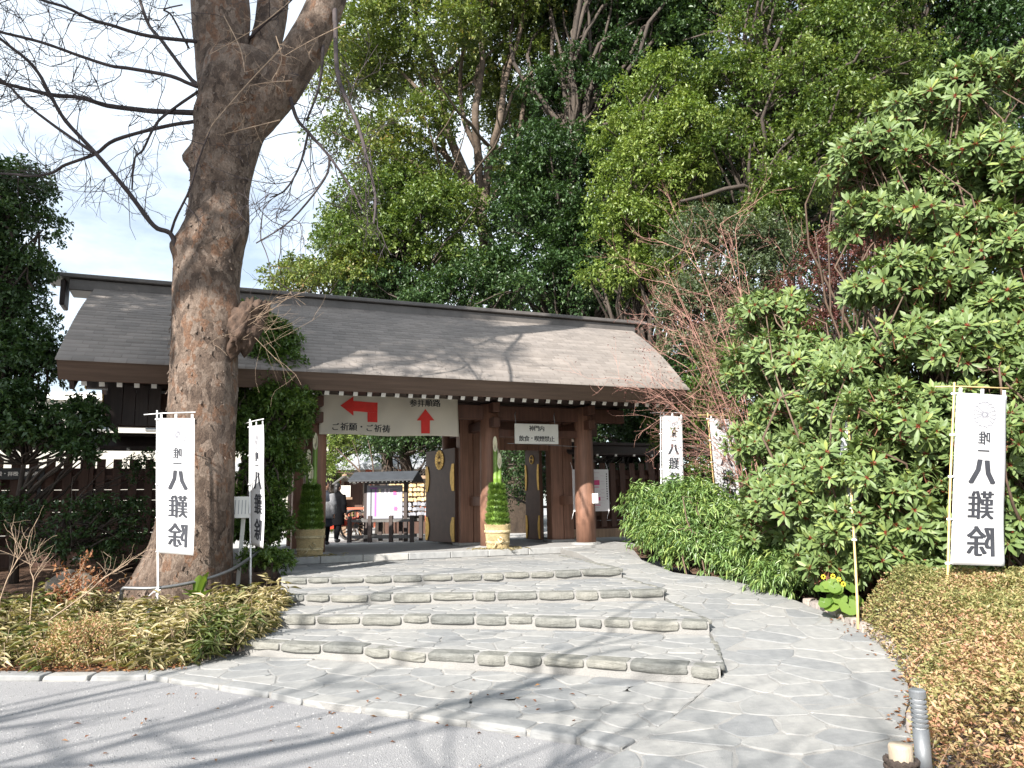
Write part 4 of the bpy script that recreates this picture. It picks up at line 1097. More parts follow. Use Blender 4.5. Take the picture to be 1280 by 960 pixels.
# wooden lantern on a post
p = atz(429, 669, CZ); ln = tag(empty('wooden_lantern', gz(p, CZ), rad(20)), 'pale lantern box with gabled wooden roof on a post', 'lantern')
MB().box((0, 0, .65), (.16, .16, 1.3)).build('post', 'pale_wood', ln); MB().box((0, 0, 1.34), (.55, .5, .08)).build('shelf', 'pale_wood', ln)
MB().box((0, 0, 1.60), (.42, .40, .42)).build('lantern_box', 'sign_white', ln)
for s_ in (-1, 1): MB().prism([(0, 2.2), (s_*.40, 1.90), (s_*.40, 1.86), (0, 2.14)], lambda a, b, s: (a, -.30+.60*s, b)).build('roof', 'grey_wood', ln)
MB().box((0, 0, 2.2), (.08, .64, .07)).build('ridge', 'pale_wood', ln)
# hall with a grey roof
p = aty(470, 640, 42); hl = tag(empty('shrine_hall', gz(p, CZ), rad(4)), 'far shrine hall with broad grey roof and vermilion rails', 'building')
MB().box((0, 0, 1.5), (16, 7, 3.0)).build('wall', 'cream_wall', hl)
MB().prism([(-5.6, 3.0), (0, 5.9), (5.6, 3.0), (5.6, 2.75), (0, 5.5), (-5.6, 2.75)], lambda a, b, s: (-9.5+19*s, a, b)).build('roof', 'hall_roof', hl)
MB().box((0, 0, 6.0), (19.6, .7, .5)).build('ridge', 'hall_roof', hl)
for x in np.arange(-7.5, 7.6, 1.5):
    MB().box((x, -3.6, 1.5), (.28, .28, 3.0)).build('column', 'vermilion', hl)
    MB().box((x+.75, -3.53, 1.3), (.9, .06, 1.9)).build('shutter', 'fence_wood', hl)
MB().box((0, -5.2, .95), (16, .1, .1)).build('veranda_rail', 'vermilion', hl)
for x in np.arange(-7.9, 8, .4): MB().box((x, -5.2, .5), (.09, .09, .9)).build('baluster', 'vermilion', hl)
# cream building far left
p = aty(120, 600, 36); cb_ = tag(empty('cream_building', gz(p, 0), rad(12)), 'pale cream modern building beyond the left fence', 'building')
MB().box((0, 3, 3.3), (22, 8, 6.6)).build('wall', 'cream_wall', cb_)
MB().box((0, 3, 6.75), (22.5, 8.5, .3)).build('roof', 'sign_white', cb_)
for x in np.arange(-9, 9.1, 3.0):
    f_ = MB().box((x, -1.03, 5.6), (1.5, .08, .75)).build('window', 'steel', cb_)
    for s_ in (-.37, .37): MB().box((x+s_, -1.08, 5.6), (.68, .03, .62)).build('pane', 'glass_dark', f_)
MB().box((0, -1.06, 4.9), (22, .12, .15)).build('ledge', 'sign_white', cb_)
# stone basin visible in the side doorway
p = G(.75, 4.6, CZ); bs = tag(empty('stone_basin', p, YW), 'pale stone basin behind the side doorway', 'basin')
MB().box((0, 0, .4), (.9, .6, .8)).build('block', 'granite', bs, bevel=.05, seg=3); MB().box((0, 0, .06), (1.1, .8, .12)).build('foot', 'granite', bs, bevel=.02)

# ------------------------------------------------------------------ people in the courtyard
def blob(mb_list, name, parent, mat, vox=.022):
    mb = MB()
    for m_ in mb_list: mb.add(m_.v, m_.f)
    me = mb.mesh(name); o = bpy.data.objects.new(name, me); COL.objects.link(o)
    md = o.modifiers.new('r', 'REMESH'); md.mode = 'VOXEL'; md.voxel_size = vox
    ms = o.modifiers.new('s', 'SMOOTH'); ms.factor = .5; ms.iterations = 4
    bpy.context.view_layer.update()
    m2 = bpy.data.meshes.new_from_object(o.evaluated_get(bpy.context.evaluated_depsgraph_get())); bpy.data.objects.remove(o)
    m2.materials.clear(); m2.materials.append(MATS[mat]); m2.shade_smooth()
    return link(bpy.data.objects.new(name, m2), parent)
def ell(c, r, n=14):
    prof = [(max(.001, math.sin(math.pi*i/10)), -math.cos(math.pi*i/10)) for i in range(11)]
    m_ = MB(); m_.lathe(prof, n); m_.v = [(c[0]+x*r[0], c[1]+y*r[1], c[2]+z*r[2]) for x, y, z in m_.v]; return m_
def loft(secs, n=18):
    """secs: (cx,cy,z,rx,ry)"""
    m_ = MB(); vs = [(cx+rx*math.cos(2*math.pi*j/n), cy+ry*math.sin(2*math.pi*j/n), z) for cx, cy, z, rx, ry in secs for j in range(n)]; k = len(secs)
    m_.add(vs, [(i*n+j, i*n+(j+1) % n, (i+1)*n+(j+1) % n, (i+1)*n+j) for i in range(k-1) for j in range(n)]+[tuple(range(n-1, -1, -1)), tuple((k-1)*n+j for j in range(n))]); return m_
def person(label, p, rz, coat, stride, sleeve=None, longcoat=True, turn=0, bag=None):
    r = tag(empty('person', p, rz), label, 'person', 'visitors in the courtyard')
    T = lambda pts, rs: MB().tube(pts, rs, 12)
    parts = [loft([(0, 0, .80, .15, .11), (0, 0, .92, .17, .12), (0, .0, 1.08, .14, .10), (0, 0, 1.25, .17, .115), (0, 0, 1.36, .18, .10), (0, 0, 1.43, .07, .06), (0, -.01, 1.50, .05, .055)])]
    for s_ in (-1, 1):
        st = stride*s_
        parts.append(T([(s_*.085, 0, .86), (s_*.09, -.02-st*.08, .48), (s_*.085, .04-st*.16, .08)], [.085, .058, .042]))
        parts.append(ell((s_*.088, -.04-st*.16, .045), (.045, .125, .042)))
        hand = (s_*.20, -.22, 1.02) if s_ > 0 else (s_*.25, -.04, .82)
        el = (s_*.25, .05, 1.10)
        parts.append(T([(s_*.18, 0, 1.36), el, hand], [.055, .045, .032]))
        # hand: palm, four fingers, thumb
        hx, hy, hz = hand; parts.append(ell((hx, hy-.02, hz-.03), (.032, .022, .045), 8))
        for q in range(4): parts.append(MB().tube([(hx+(q-1.5)*.015, hy-.02, hz-.06), (hx+(q-1.5)*.017, hy-.035, hz-.10), (hx+(q-1.5)*.015, hy-.05, hz-.118+.006*abs(q-1.5))], [.010, .009, .007], 6))
        parts.append(MB().tube([(hx-s_*.025, hy-.02, hz-.03), (hx-s_*.045, hy-.04, hz-.07)], [.011, .008], 6))
    head = [ell((0, -.015, 1.61), (.075, .095, .115), 18), ell((0, -.105, 1.60), (.012, .018, .022), 8), ell((.077, .0, 1.605), (.012, .022, .032), 8), ell((-.077, .0, 1.605), (.012, .022, .032), 8), ell((0, -.085, 1.55), (.03, .02, .012), 8)]
    ca, sa = math.cos(turn), math.sin(turn)
    for h_ in head: h_.v = [(x*ca-y*sa, x*sa+y*ca, z) for x, y, z in h_.v]
    body = blob(parts+head, 'body', r, 'skin', .016)
    for s_ in (-1, 1):
        x, y = s_*.03, -.098; MB().add(ell((x*ca-y*sa, x*sa+y*ca, 1.625), (.011, .006, .007), 8).v, ell((0, 0, 0), (1, 1, 1), 8).f).build('eye', 'black_ink', body)
    hair = blob([ell((0, .02, 1.645), (.092, .10, .105), 18), ell((0, .065, 1.54), (.085, .06, .12), 14)], 'hair', r, 'hair', .014)
    hair.rotation_euler = (0, 0, turn)
    lo_ = .50 if longcoat else .78
    cparts = [loft([(0, 0, lo_, .235, .19), (0, 0, .80, .215, .165), (0, 0, 1.05, .19, .15), (0, 0, 1.25, .21, .155), (0, 0, 1.38, .205, .13), (0, 0, 1.45, .10, .09), (0, 0, 1.50, .085, .085)])]
    for s_ in (-1, 1):
        hand = (s_*.20, -.19, 1.03) if s_ > 0 else (s_*.25, -.03, .86)
        cparts.append(T([(s_*.19, 0, 1.38), (s_*.265, .05, 1.10), hand], [.082, .074, .055]))
    blob(cparts, 'coat', r, coat, .02)
    tp_ = []
    for s_ in (-1, 1):
        st = stride*s_; tp_.append(T([(s_*.085, 0, .90), (s_*.09, -.02-st*.08, .48), (s_*.085, .04-st*.15, .10)], [.105, .078, .064]))
    blob(tp_, 'trousers', r, 'black_cloth', .016)
    for s_ in (-1, 1):
        st = stride*s_; blob([ell((s_*.088, -.04-st*.16, .05), (.054, .14, .05)), ell((s_*.088, .03-st*.16, .08), (.055, .06, .06))], 'shoe', r, 'black_plastic', .014)
    if sleeve:
        blob([T([(.19, 0, 1.39), (.275, .05, 1.10), (.20, -.2, 1.02)], [.10, .092, .07]), T([(-.19, 0, 1.39), (-.275, .05, 1.10), (-.25, -.03, .84)], [.10, .092, .07]), loft([(0, 0, .72, .245, .20), (0, 0, 1.0, .22, .18), (0, 0, 1.18, .225, .175)])], 'vest', r, sleeve, .02)
    if bag: blob([ell((.3, .02, .85), (.07, .15, .13))], 'bag', r, 'black_cloth', .02)
    return r
pp_ = atz(421, 678, CZ); person('person in a long black coat walking into the courtyard', gz(pp_, CZ), rad(160), 'black_cloth', .9, turn=rad(-20), bag=True)
pp_ = atz(405, 681, CZ); person('person in a grey padded coat behind the shaded pine decoration', gz(pp_, CZ), rad(175), 'navy_cloth', .2, sleeve='grey_cloth', turn=rad(-60))
# ------------------------------------------------------------------ big bare keyaki tree
KY = 11.6
def kp(x, y, dy=0.0): return aty(x, y, KY+dy)
PXM = FPX/ (KY*math.cos(0))      # pixels per metre near the trunk
kb = kp(228, 738); kb_z = bed_z(kb[0], kb[1])
key = tag(empty('keyaki_tree', (kb[0], kb[1], kb_z)), 'huge bare tree with flaking grey bark in front of the gate', 'tree')
ko = np.array(key.location)
def bark_tube(path, nper=10, sides=44, seed=0, bumps=(), flare=0):
    """path: (x,y,rpx,dy); catmull path with noisy section; bumps: (px,py,angle,size m,width m)"""
    C_ = [np.append(kp(x, y, dy), r/PXM) for x, y, r, dy in path]
    pts = bez(C_, nper); k = len(pts); vs = []
    ref = np.array([1., 0, 0])
    for i, q in enumerate(pts):
        c = q[:3]; r = q[3]; d = nrm((pts[min(i+1, k-1)]-pts[max(i-1, 0)])[:3]); a = nrm(ref-d*(ref@d)); b = np.cross(d, a)
        for j in range(sides):
            th = 2*math.pi*j/sides; u = a*math.cos(th)+b*math.sin(th)
            nv = Vector((c+u*r)); s = seed*7.3
            f = 1+.05*mnoise.noise(Vector((nv.x*1.1+s, nv.y*1.1, nv.z*.7)))+.035*mnoise.noise(Vector((nv.x*3+s, nv.y*3, nv.z*1.6)))+.02*abs(mnoise.noise(nv*7))
            if flare: f += flare*max(0, 1-(c[2]-kb_z)/.9)**2*(.5+.5*math.cos(th*5+.7))
            p = c+u*r*f
            for bp, bd, sz, wd in bumps:
                dd = np.linalg.norm(p-bp); g = math.exp(-(dd/wd)**2); p = p+bd*sz*g
            vs.append(p-ko)
    fs = [(i*sides+j, i*sides+(j+1) % sides, (i+1)*sides+(j+1) % sides, (i+1)*sides+j) for i in range(k-1) for j in range(sides)]
    fs += [tuple((k-1)*sides+j for j in range(sides))]
    return vs, fs
tpath = [(222, 760, 66, 0), (230, 728, 57, 0), (238, 690, 49, 0), (244, 650, 44, 0), (249, 600, 41, 0), (252, 550, 40, 0), (254, 500, 40.5, 0), (255, 450, 40, 0), (257, 400, 40, 0), (259, 350, 40.5, 0), (264, 310, 41, 0), (272, 280, 39, 0), (275, 240, 37, 0), (280, 200, 40, 0), (288, 160, 45, 0), (296, 130, 50, 0), (299, 105, 50, 0), (300, 84, 46, .05)]
L_ = np.array([-1., 0, 0]); R_v = np.array([1., 0, 0])
bumps = [(kp(222, 306, -.2), L_, .10, .16), (kp(312, 296, -.2), R_v, .10, .20), (kp(240, 196, -.2), L_, .15, .15), (kp(243, 140, -.2), L_, .05, .14), (kp(296, 392, -.1), R_v, .10, .26)]
v_, f_ = bark_tube(tpath, 9, 52, 1, bumps, .07); mb = MB(); mb.add(v_, f_); mb.build('trunk', 'keyaki_bark', key, True)
for i, (pth) in enumerate([
    [(282, 110, 36, .1), (277, 75, 34, .1), (275, 40, 37, .1), (275, 0, 39, .15), (268, -60, 36, .2), (255, -150, 30, .3), (240, -260, 22, .4)],
    [(318, 108, 27, .2), (328, 70, 22, .35), (337, 35, 21, .5), (342, 0, 21, .6), (352, -70, 18, .8), (372, -160, 13, 1.0)],
    [(300, 178, 18, -.05), (322, 148, 24, -.1), (345, 115, 27, -.15), (368, 82, 26, -.2), (388, 48, 25, -.25), (405, 10, 24, -.3), (425, -45, 21, -.4), (455, -130, 16, -.5)]]):
    v_, f_ = bark_tube(pth, 7, 32, i+3); mb = MB(); mb.add(v_, f_); mb.build('limb', 'keyaki_bark', key, True)
# burl with sprouting twigs on the right of the trunk
bm = bmesh.new(); bmesh.ops.create_icosphere(bm, subdivisions=4, radius=1)
bc = kp(305, 408, -.12)
for v in bm.verts:
    n = 1+.35*mnoise.noise(v.co*1.7+Vector((3, 1, 2)))+.30*mnoise.noise(v.co*4)+.22*mnoise.noise(v.co*9); v.co = Vector((v.co.x*.24, v.co.y*.24, v.co.z*.46))*n
    v.co.x += .35*max(0, v.co.z+.05)-.12*max(0, -v.co.z)
me = bpy.data.meshes.new('burl'); bm.to_mesh(me); bm.free(); me.shade_smooth(); me.materials.append(MATS['burl_bark'])
o = link(bpy.data.objects.new('burl', me), key); o.location = Vector(bc-ko)
# branches traced from the sky, each with its own depth drift
TW = []
def branch(pts, r0, r1, dz0=0, dz1=0, name='branch', mat='dark_twig', tw=10):
    n = len(pts); P_ = [kp(x, y, lerp(dz0, dz1, i/(n-1))) for i, (x, y) in enumerate(pts)]
    q = bez(P_, 5); k = len(q)
    MB().tube([p-ko for p in q], [lerp(r0, r1, i/(k-1))/PXM*.82 for i in range(k)], 8, True, .08).build(name, mat, key, True)
    for _ in range(tw):
        i = random.randrange(k//4, k-1); d = q[min(i+1, k-1)]-q[i]; TW.append((q[i], nrm(d)))
branch([(246, 52), (186, 45), (137, 31), (113, 24), (82, 9), (52, 0), (20, -14)], 3.2, 1.7, -.2, -1.2)
branch([(262, 112), (240, 100), (203, 52), (186, 31), (175, 0), (168, -30)], 3.6, 2.4, -.2, .8)
branch([(262, 112), (240, 106), (213, 95), (165, 86), (137, 82), (100, 70), (52, 53), (0, 40), (-40, 30)], 3.4, 1.8, -.2, -1.5)
branch([(250, 141), (192, 139), (165, 136), (134, 132), (100, 122), (62, 118), (0, 103), (-40, 92)], 4.6, 2.5, -.2, -1.0, tw=14)
branch([(250, 151), (206, 158), (144, 175), (120, 192), (82, 206), (65, 216), (38, 220), (0, 217), (-40, 222)], 3.3, 1.6, -.2, .9)
branch([(264, 104), (244, 117), (206, 144), (192, 160), (179, 187), (168, 199), (165, 237)], 2.6, 1.2, -.2, -.6)
branch([(222, 316), (213, 292), (192, 282), (161, 241), (120, 192), (82, 151), (62, 117), (41, 82), (0, 48), (-30, 20)], 4.0, 1.8, -.25, -1.6, tw=16)
branch([(213, 293), (220, 272), (237, 237), (250, 195), (262, 165)], 2.2, 1.0, -.3, -1.0, tw=3)
branch([(117, 191), (69, 158), (34, 131), (14, 110), (0, 100), (-30, 80)], 2.2, 1.3, -1.1, -1.6)
branch([(350, 110), (361, 118), (371, 148), (385, 165), (412, 196), (440, 237), (452, 262)], 3.6, 1.3, -.1, -.9, tw=12)
branch([(385, 167), (375, 206), (357, 237), (337, 247)], 2.1, .9, -.4, -.6, tw=7)
branch([(412, 194), (406, 223), (364, 275), (320, 304)], 2.1, .9, -.6, -.8, tw=9)
branch([(418, 10), (419, 32), (423, 97), (445, 150), (457, 191), (469, 244), (467, 280)], 4.2, 1.4, -.4, -1.6, tw=14)
branch([(404, 40), (400, 103), (383, 151)], 3.0, 1.6, -.3, -.5, tw=5)
branch([(300, 60), (330, 30), (352, 12), (375, -12)], 2.6, 1.5, .3, -.6, tw=3)
branch([(236, 60), (215, 20), (205, 12), (228, 6)], 1.8, 1.0, -.2, -.5, tw=6)
# fine twigs
tm = MB()
def twig(p, d, L, r, lvl):
    n = 5; pts = [np.array(p)]; dd = np.array(d)
    for i in range(n):
        dd = nrm(dd+RS.normal(size=3)*.22+np.array([0, 0, .02])); pts.append(pts[-1]+dd*L/n)
    tm.tube([q-ko for q in pts], [lerp(r, r*.4, i/n) for i in range(n+1)], 4, False)
    if lvl:
        for _ in range(3):
            i = random.randrange(1, n); twig(pts[i], nrm(dd+RS.normal(size=3)*.7), L*random.uniform(.4, .7), r*.65, lvl-1)
for p, d in TW:
    twig(p, nrm(d*.6+RS.normal(size=3)*.6+np.array([0, 0, -.1])), random.uniform(.5, 1.3), .0085, 2)
o = tm.build('twigs', 'dark_twig', key); o['kind'] = 'stuff'
# pale twigs in front of the trunk and sprouting from the burl
tm = MB()
for pts in ([(362, 2), (320, 35), (262, 68)], [(352, 60), (310, 104), (270, 150), (262, 162)], [(432, 30), (390, 50), (355, 70)], [(350, 150), (310, 160), (282, 167)], [(365, 101), (335, 103), (312, 107)], [(345, 45), (352, 75), (340, 100)], [(280, 20), (300, 60), (306, 90)]):
    q = bez([kp(x, y, -.75-.2*random.random()) for x, y in pts], 5); tm.tube([p-ko for p in q], [lerp(.009, .004, i/(len(q)-1)) for i in range(len(q))], 5, False)
    for i in range(2, len(q), 2): twig(q[i], nrm(RS.normal(size=3)*[1, .3, 1]), random.uniform(.15, .35), .004, 1)
for _ in range(16):
    p = bc+RS.normal(size=3)*[.12, .1, .18]+np.array([.12, -.1, .05]); d = nrm(np.array([1.1, -.2, .25])+RS.normal(size=3)*.45); twig(p, d, random.uniform(.4, 1.5), .003, 1)
o = tm.build('pale_twigs', 'dead_twig', key); o['kind'] = 'stuff'
# curling bark flakes
fl_P = []; 
tpt = bez([np.append(kp(x, y, dy), r/PXM) for x, y, r, dy in tpath], 9)
fm = MB()
for _ in range(420):
    i = random.randrange(6, len(tpt)-8); q = tpt[i]; th = random.uniform(math.pi*1.02, math.pi*1.98); u = np.array([math.cos(th), math.sin(th), 0]); s = nrm(np.cross(u, [0, 0, 1.])); r = q[3]*1.025
    c = q[:3]+u*r; w = random.uniform(.006, .024); h = random.uniform(.02, .075); a = random.uniform(.006, .026)
    sl2 = random.uniform(-.3, .3)
    vs = []
    for jj in range(4):
        f = jj/3
        for ii in (-1, 0, 1):
            vs.append(c+s*(ii*w*(1-.4*f*f)+sl2*h*f*.4)-np.array([0, 0, h*f])+u*(a*f*f*1.2+.003-.012*abs(ii)*f)-ko)
    fm.add(vs, [(jj*3+ii, jj*3+ii+1, jj*3+ii+4, jj*3+ii+3) for jj in range(3) for ii in range(2)])
o = fm.build('bark_flakes', 'flake_bark', key); o['kind'] = 'stuff'; md = o.modifiers.new('s', 'SOLIDIFY'); md.thickness = .006

# ------------------------------------------------------------------ trees behind the gate
def LB_(px, py, Y, rx, rz, ry=None): return (aty(px, py, Y), (rx, ry or rx, rz))
def trk(px, Y, zt, pts=None):
    b = aty(px, 640, Y); return [np.array((b[0], b[1], CZ-.1)), np.array((b[0]+.1, b[1], CZ+zt*.35)), np.array((b[0]-.1, b[1]+.1, CZ+zt*.7)), np.array((b[0], b[1], CZ+zt))]
BG = 'tall trees behind the gate'
Yc = 29.0
b = aty(628, 400, Yc)
ct_trunk = [np.array((b[0]+.6, b[1], CZ-.1)), aty(632, 470, Yc), aty(625, 380, Yc), aty(610, 310, Yc), aty(600, 262, Yc)]
ext = []
for pts, r in (([(602, 275), (585, 225), (560, 165), (550, 110), (535, 60), (520, 20), (505, -30)], .34*.62), ([(600, 262), (598, 200), (594, 140), (603, 80), (600, 20), (610, -40)], .30*.62), ([(604, 265), (612, 200), (625, 150), (632, 100), (650, 40), (660, -30)], .30*.62),
               ([(604, 262), (640, 215), (652, 150), (660, 90), (680, 20)], .24*.62), ([(600, 268), (565, 205), (540, 180), (500, 160), (470, 140)], .24*.62), ([(600, 270), (575, 260), (560, 235), (510, 200), (480, 190)], .2*.62),
               ([(598, 280), (570, 275), (540, 285), (520, 290)], .16*.62), ([(585, 225), (560, 200), (545, 150), (530, 120), (490, 80), (460, 60), (455, 50)], .18*.62), ([(612, 200), (640, 170), (690, 110), (720, 60)], .16*.62), ([(598, 190), (580, 150), (575, 100), (580, 40), (570, -20)], .2*.62)):
    n = len(pts); ext.append((bez([aty(x, y, Yc+(i/(n-1))*random.uniform(-2.5, 1.5)) for i, (x, y) in enumerate(pts)], 4), r))
for _ in range(26):
    q, r = random.choice(ext[:10]); i_ = random.randrange(4, len(q)-2); a_ = q[i_]; d_ = nrm(q[i_+1]-q[i_])
    e_ = a_+nrm(d_+RS.normal(size=3)*.55)*random.uniform(2, 4.5); ext.append((limb_path(a_, e_, 6, .08), r*.45))
lob = [LB_(455, 45, Yc-1.5, 1.9, 1.5), LB_(520, 15, Yc, 2.2, 1.6), LB_(600, 0, Yc-1, 2.4, 1.6), LB_(680, 20, Yc, 2.2, 1.8), LB_(445, 110, Yc, 1.6, 1.3), LB_(500, 95, Yc+1, 2.0, 1.5), LB_(575, 80, Yc+1.5, 2.0, 1.5), LB_(660, 90, Yc+1, 1.8, 1.4), LB_(450, 175, Yc-1, 1.5, 1.0), LB_(520, 160, Yc-1.5, 1.6, 1.1), LB_(480, 215, Yc-1, 1.6, .9), LB_(560, 40, Yc-2.5, 1.4, 1.0), LB_(640, 150, Yc+2, 1.6, 1.2), LB_(430, 70, Yc+1, 1.3, 1.4), LB_(690, 160, Yc+1, 1.5, 1.5), LB_(540, 225, Yc+1, 1.5, 1.2), LB_(640, 225, Yc+1.5, 1.4, 1.2), LB_(590, 130, Yc+2.5, 1.8, 1.4), LB_(620, 40, Yc+2, 1.8, 1.4)]
make_tree('camphor_tree', 'spreading camphor tree with many pale upright limbs behind the gate roof', ct_trunk, .62, lob, 'leaf_camphor', (.16, .08), 8.2, 9, .5, .36, 15, 'camphor_bark', BG, extra=ext, limbs=False)
make_tree('round_tree', 'rounded dark green tree left of the camphor, just above the gate roof', trk(480, 27, 7), .25, [LB_(480, 270, 27, 2.2, 1.5), LB_(440, 290, 27, 1.3, 1.2), LB_(530, 300, 26.5, 1.8, 1.4), LB_(470, 320, 26, 1.9, 1.1), LB_(560, 340, 26, 1.3, 1.0), LB_(560, 275, 27, 1.5, 1.2), LB_(510, 240, 27.5, 1.4, 1.0)], 'leaf_mid', (.14, .075), 12, 9, .4, .36, 14, group=BG, tone=.3)
make_tree('low_tree', 'low mounded olive tree peeping over the left half of the gate roof', trk(390, 26, 6), .2, [LB_(375, 350, 26, 1.1, .6), LB_(420, 345, 26, 1.2, .75), LB_(460, 350, 25, 1.0, .6), LB_(400, 365, 25, 1.5, .6)], 'leaf_camphor', (.12, .07), 14, 9, .3, .42, 10, group=BG, tone=.2)
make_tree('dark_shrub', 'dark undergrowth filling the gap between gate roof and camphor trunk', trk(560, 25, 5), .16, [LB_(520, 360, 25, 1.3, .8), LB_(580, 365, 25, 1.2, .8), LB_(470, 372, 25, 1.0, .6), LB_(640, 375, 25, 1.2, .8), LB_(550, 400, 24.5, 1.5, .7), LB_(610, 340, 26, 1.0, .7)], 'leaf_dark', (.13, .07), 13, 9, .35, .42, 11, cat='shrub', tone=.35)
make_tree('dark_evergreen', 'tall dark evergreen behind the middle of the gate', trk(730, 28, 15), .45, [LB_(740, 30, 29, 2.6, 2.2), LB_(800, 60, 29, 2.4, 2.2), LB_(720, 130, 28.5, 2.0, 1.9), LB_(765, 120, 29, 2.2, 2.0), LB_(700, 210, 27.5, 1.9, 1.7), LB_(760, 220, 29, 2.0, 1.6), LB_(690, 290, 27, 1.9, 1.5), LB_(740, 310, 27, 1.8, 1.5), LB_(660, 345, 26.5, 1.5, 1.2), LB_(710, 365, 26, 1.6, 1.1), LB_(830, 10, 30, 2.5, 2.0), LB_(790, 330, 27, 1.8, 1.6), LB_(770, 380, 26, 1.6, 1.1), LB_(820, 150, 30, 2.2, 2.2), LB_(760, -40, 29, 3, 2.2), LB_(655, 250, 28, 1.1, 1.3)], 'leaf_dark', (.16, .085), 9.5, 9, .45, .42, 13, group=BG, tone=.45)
make_tree('light_green_tree', 'light green sunlit tree behind the right half of the gate', trk(815, 23.5, 12), .3, [LB_(830, 120, 23.5, 1.5, 1.0), LB_(785, 180, 23, 1.2, .9), LB_(850, 185, 23, 1.6, 1.2), LB_(800, 235, 22.7, 1.4, 1.0), LB_(865, 250, 23.2, 1.3, 1.1), LB_(790, 290, 22.8, 1.2, .9), LB_(830, 310, 23, 1.3, 1.1), LB_(770, 350, 22.6, 1.1, .8), LB_(845, 365, 22.8, 1.2, .9)], 'leaf_light', (.13, .062), 17, 9, .42, .33, 16, group=BG, tone=.4)
exr = [(bez([aty(950, 560, 22), aty(955, 350, 22), aty(940, 245, 21.5), aty(915, 235, 21), aty(880, 245, 20.8), aty(850, 252, 20.6)], 4), .11), (bez([aty(940, 246, 21.5), aty(936, 215, 21.2), aty(938, 180, 21)], 4), .07), (bez([aty(985, 65, 23), aty(960, 40, 22.6), aty(940, 15, 22.4)], 4), .08)]
make_tree('maple_tree', 'yellow green layered maple tree beyond the right end of the gate', trk(985, 22.5, 13), .3, [LB_(960, 55, 22.5, 1.7, 1.0), LB_(1030, 60, 22, 1.7, 1.0), LB_(1090, 95, 21.5, 1.6, 1.0), LB_(920, 100, 22.5, 1.2, .8), LB_(990, 120, 21.6, 1.6, .9), LB_(1050, 150, 21, 1.5, .9), LB_(990, 185, 21.2, 1.3, .9), LB_(1000, 240, 20.6, 1.2, .9), LB_(960, 280, 20.4, 1.1, .7), LB_(1060, 210, 20.8, 1.2, 1.0), LB_(915, 185, 22, 1.0, .8), LB_(980, -10, 23, 2.2, 1.2), LB_(1080, 20, 23, 1.8, 1.3)], 'leaf_mid', (.13, .07), 15, 9, .42, .34, 16, group=BG, tone=.45, extra=exr)
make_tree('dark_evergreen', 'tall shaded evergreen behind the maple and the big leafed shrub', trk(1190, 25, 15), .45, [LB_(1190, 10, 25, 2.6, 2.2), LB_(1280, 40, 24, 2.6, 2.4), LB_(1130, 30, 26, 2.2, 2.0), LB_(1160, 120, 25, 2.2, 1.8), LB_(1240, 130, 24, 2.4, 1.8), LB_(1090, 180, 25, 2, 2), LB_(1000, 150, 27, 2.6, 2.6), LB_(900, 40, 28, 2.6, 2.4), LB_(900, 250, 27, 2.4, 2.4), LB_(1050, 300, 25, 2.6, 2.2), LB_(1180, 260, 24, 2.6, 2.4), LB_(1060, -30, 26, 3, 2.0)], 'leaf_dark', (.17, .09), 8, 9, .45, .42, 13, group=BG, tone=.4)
make_tree('grey_green_tree', 'small grey green tree at the right end of the gate roof', trk(900, 20, 6), .14, [LB_(880, 310, 20, 1.0, .9), LB_(930, 300, 19.6, 1.0, .8), LB_(860, 380, 19.6, .9, .8), LB_(910, 370, 19.4, 1.1, .9), LB_(970, 330, 19.2, 1.0, .9), LB_(940, 420, 19, 1.2, .8), LB_(880, 450, 19, .9, .8)], 'leaf_grey', (.09, .045), 22, 9, .3, .42, 12, tone=.3)
# dark trees and shrubs right of and behind the fence, seen under the eave
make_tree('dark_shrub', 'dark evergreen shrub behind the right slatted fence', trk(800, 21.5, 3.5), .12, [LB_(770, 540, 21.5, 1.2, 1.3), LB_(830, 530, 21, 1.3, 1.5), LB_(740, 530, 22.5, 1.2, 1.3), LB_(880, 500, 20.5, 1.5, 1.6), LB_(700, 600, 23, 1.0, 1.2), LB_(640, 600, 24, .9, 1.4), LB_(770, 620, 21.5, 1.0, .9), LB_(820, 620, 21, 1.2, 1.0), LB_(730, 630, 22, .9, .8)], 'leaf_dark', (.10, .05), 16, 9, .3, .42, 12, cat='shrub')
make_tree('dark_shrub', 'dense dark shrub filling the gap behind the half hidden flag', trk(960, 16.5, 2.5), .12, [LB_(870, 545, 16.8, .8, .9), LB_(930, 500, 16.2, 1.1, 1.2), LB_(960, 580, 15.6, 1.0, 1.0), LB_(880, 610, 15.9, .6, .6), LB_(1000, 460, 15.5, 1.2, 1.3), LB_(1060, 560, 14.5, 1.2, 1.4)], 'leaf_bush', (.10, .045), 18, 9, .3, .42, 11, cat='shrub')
make_tree('dark_shrub', 'tall dark evergreen shrub closing the view behind the clipped hedge', trk(1400, 15, 4), .14, [LB_(1340, 560, 14.5, 1.4, 1.4), LB_(1420, 480, 14.5, 1.6, 1.6), LB_(1330, 400, 15, 1.5, 1.5), LB_(1500, 560, 14, 1.6, 1.6), LB_(1260, 580, 14.5, 1.2, 1.3), LB_(1430, 320, 15, 1.6, 1.5)], 'leaf_dark', (.11, .055), 12, 9, .32, .42, 11, cat='shrub')
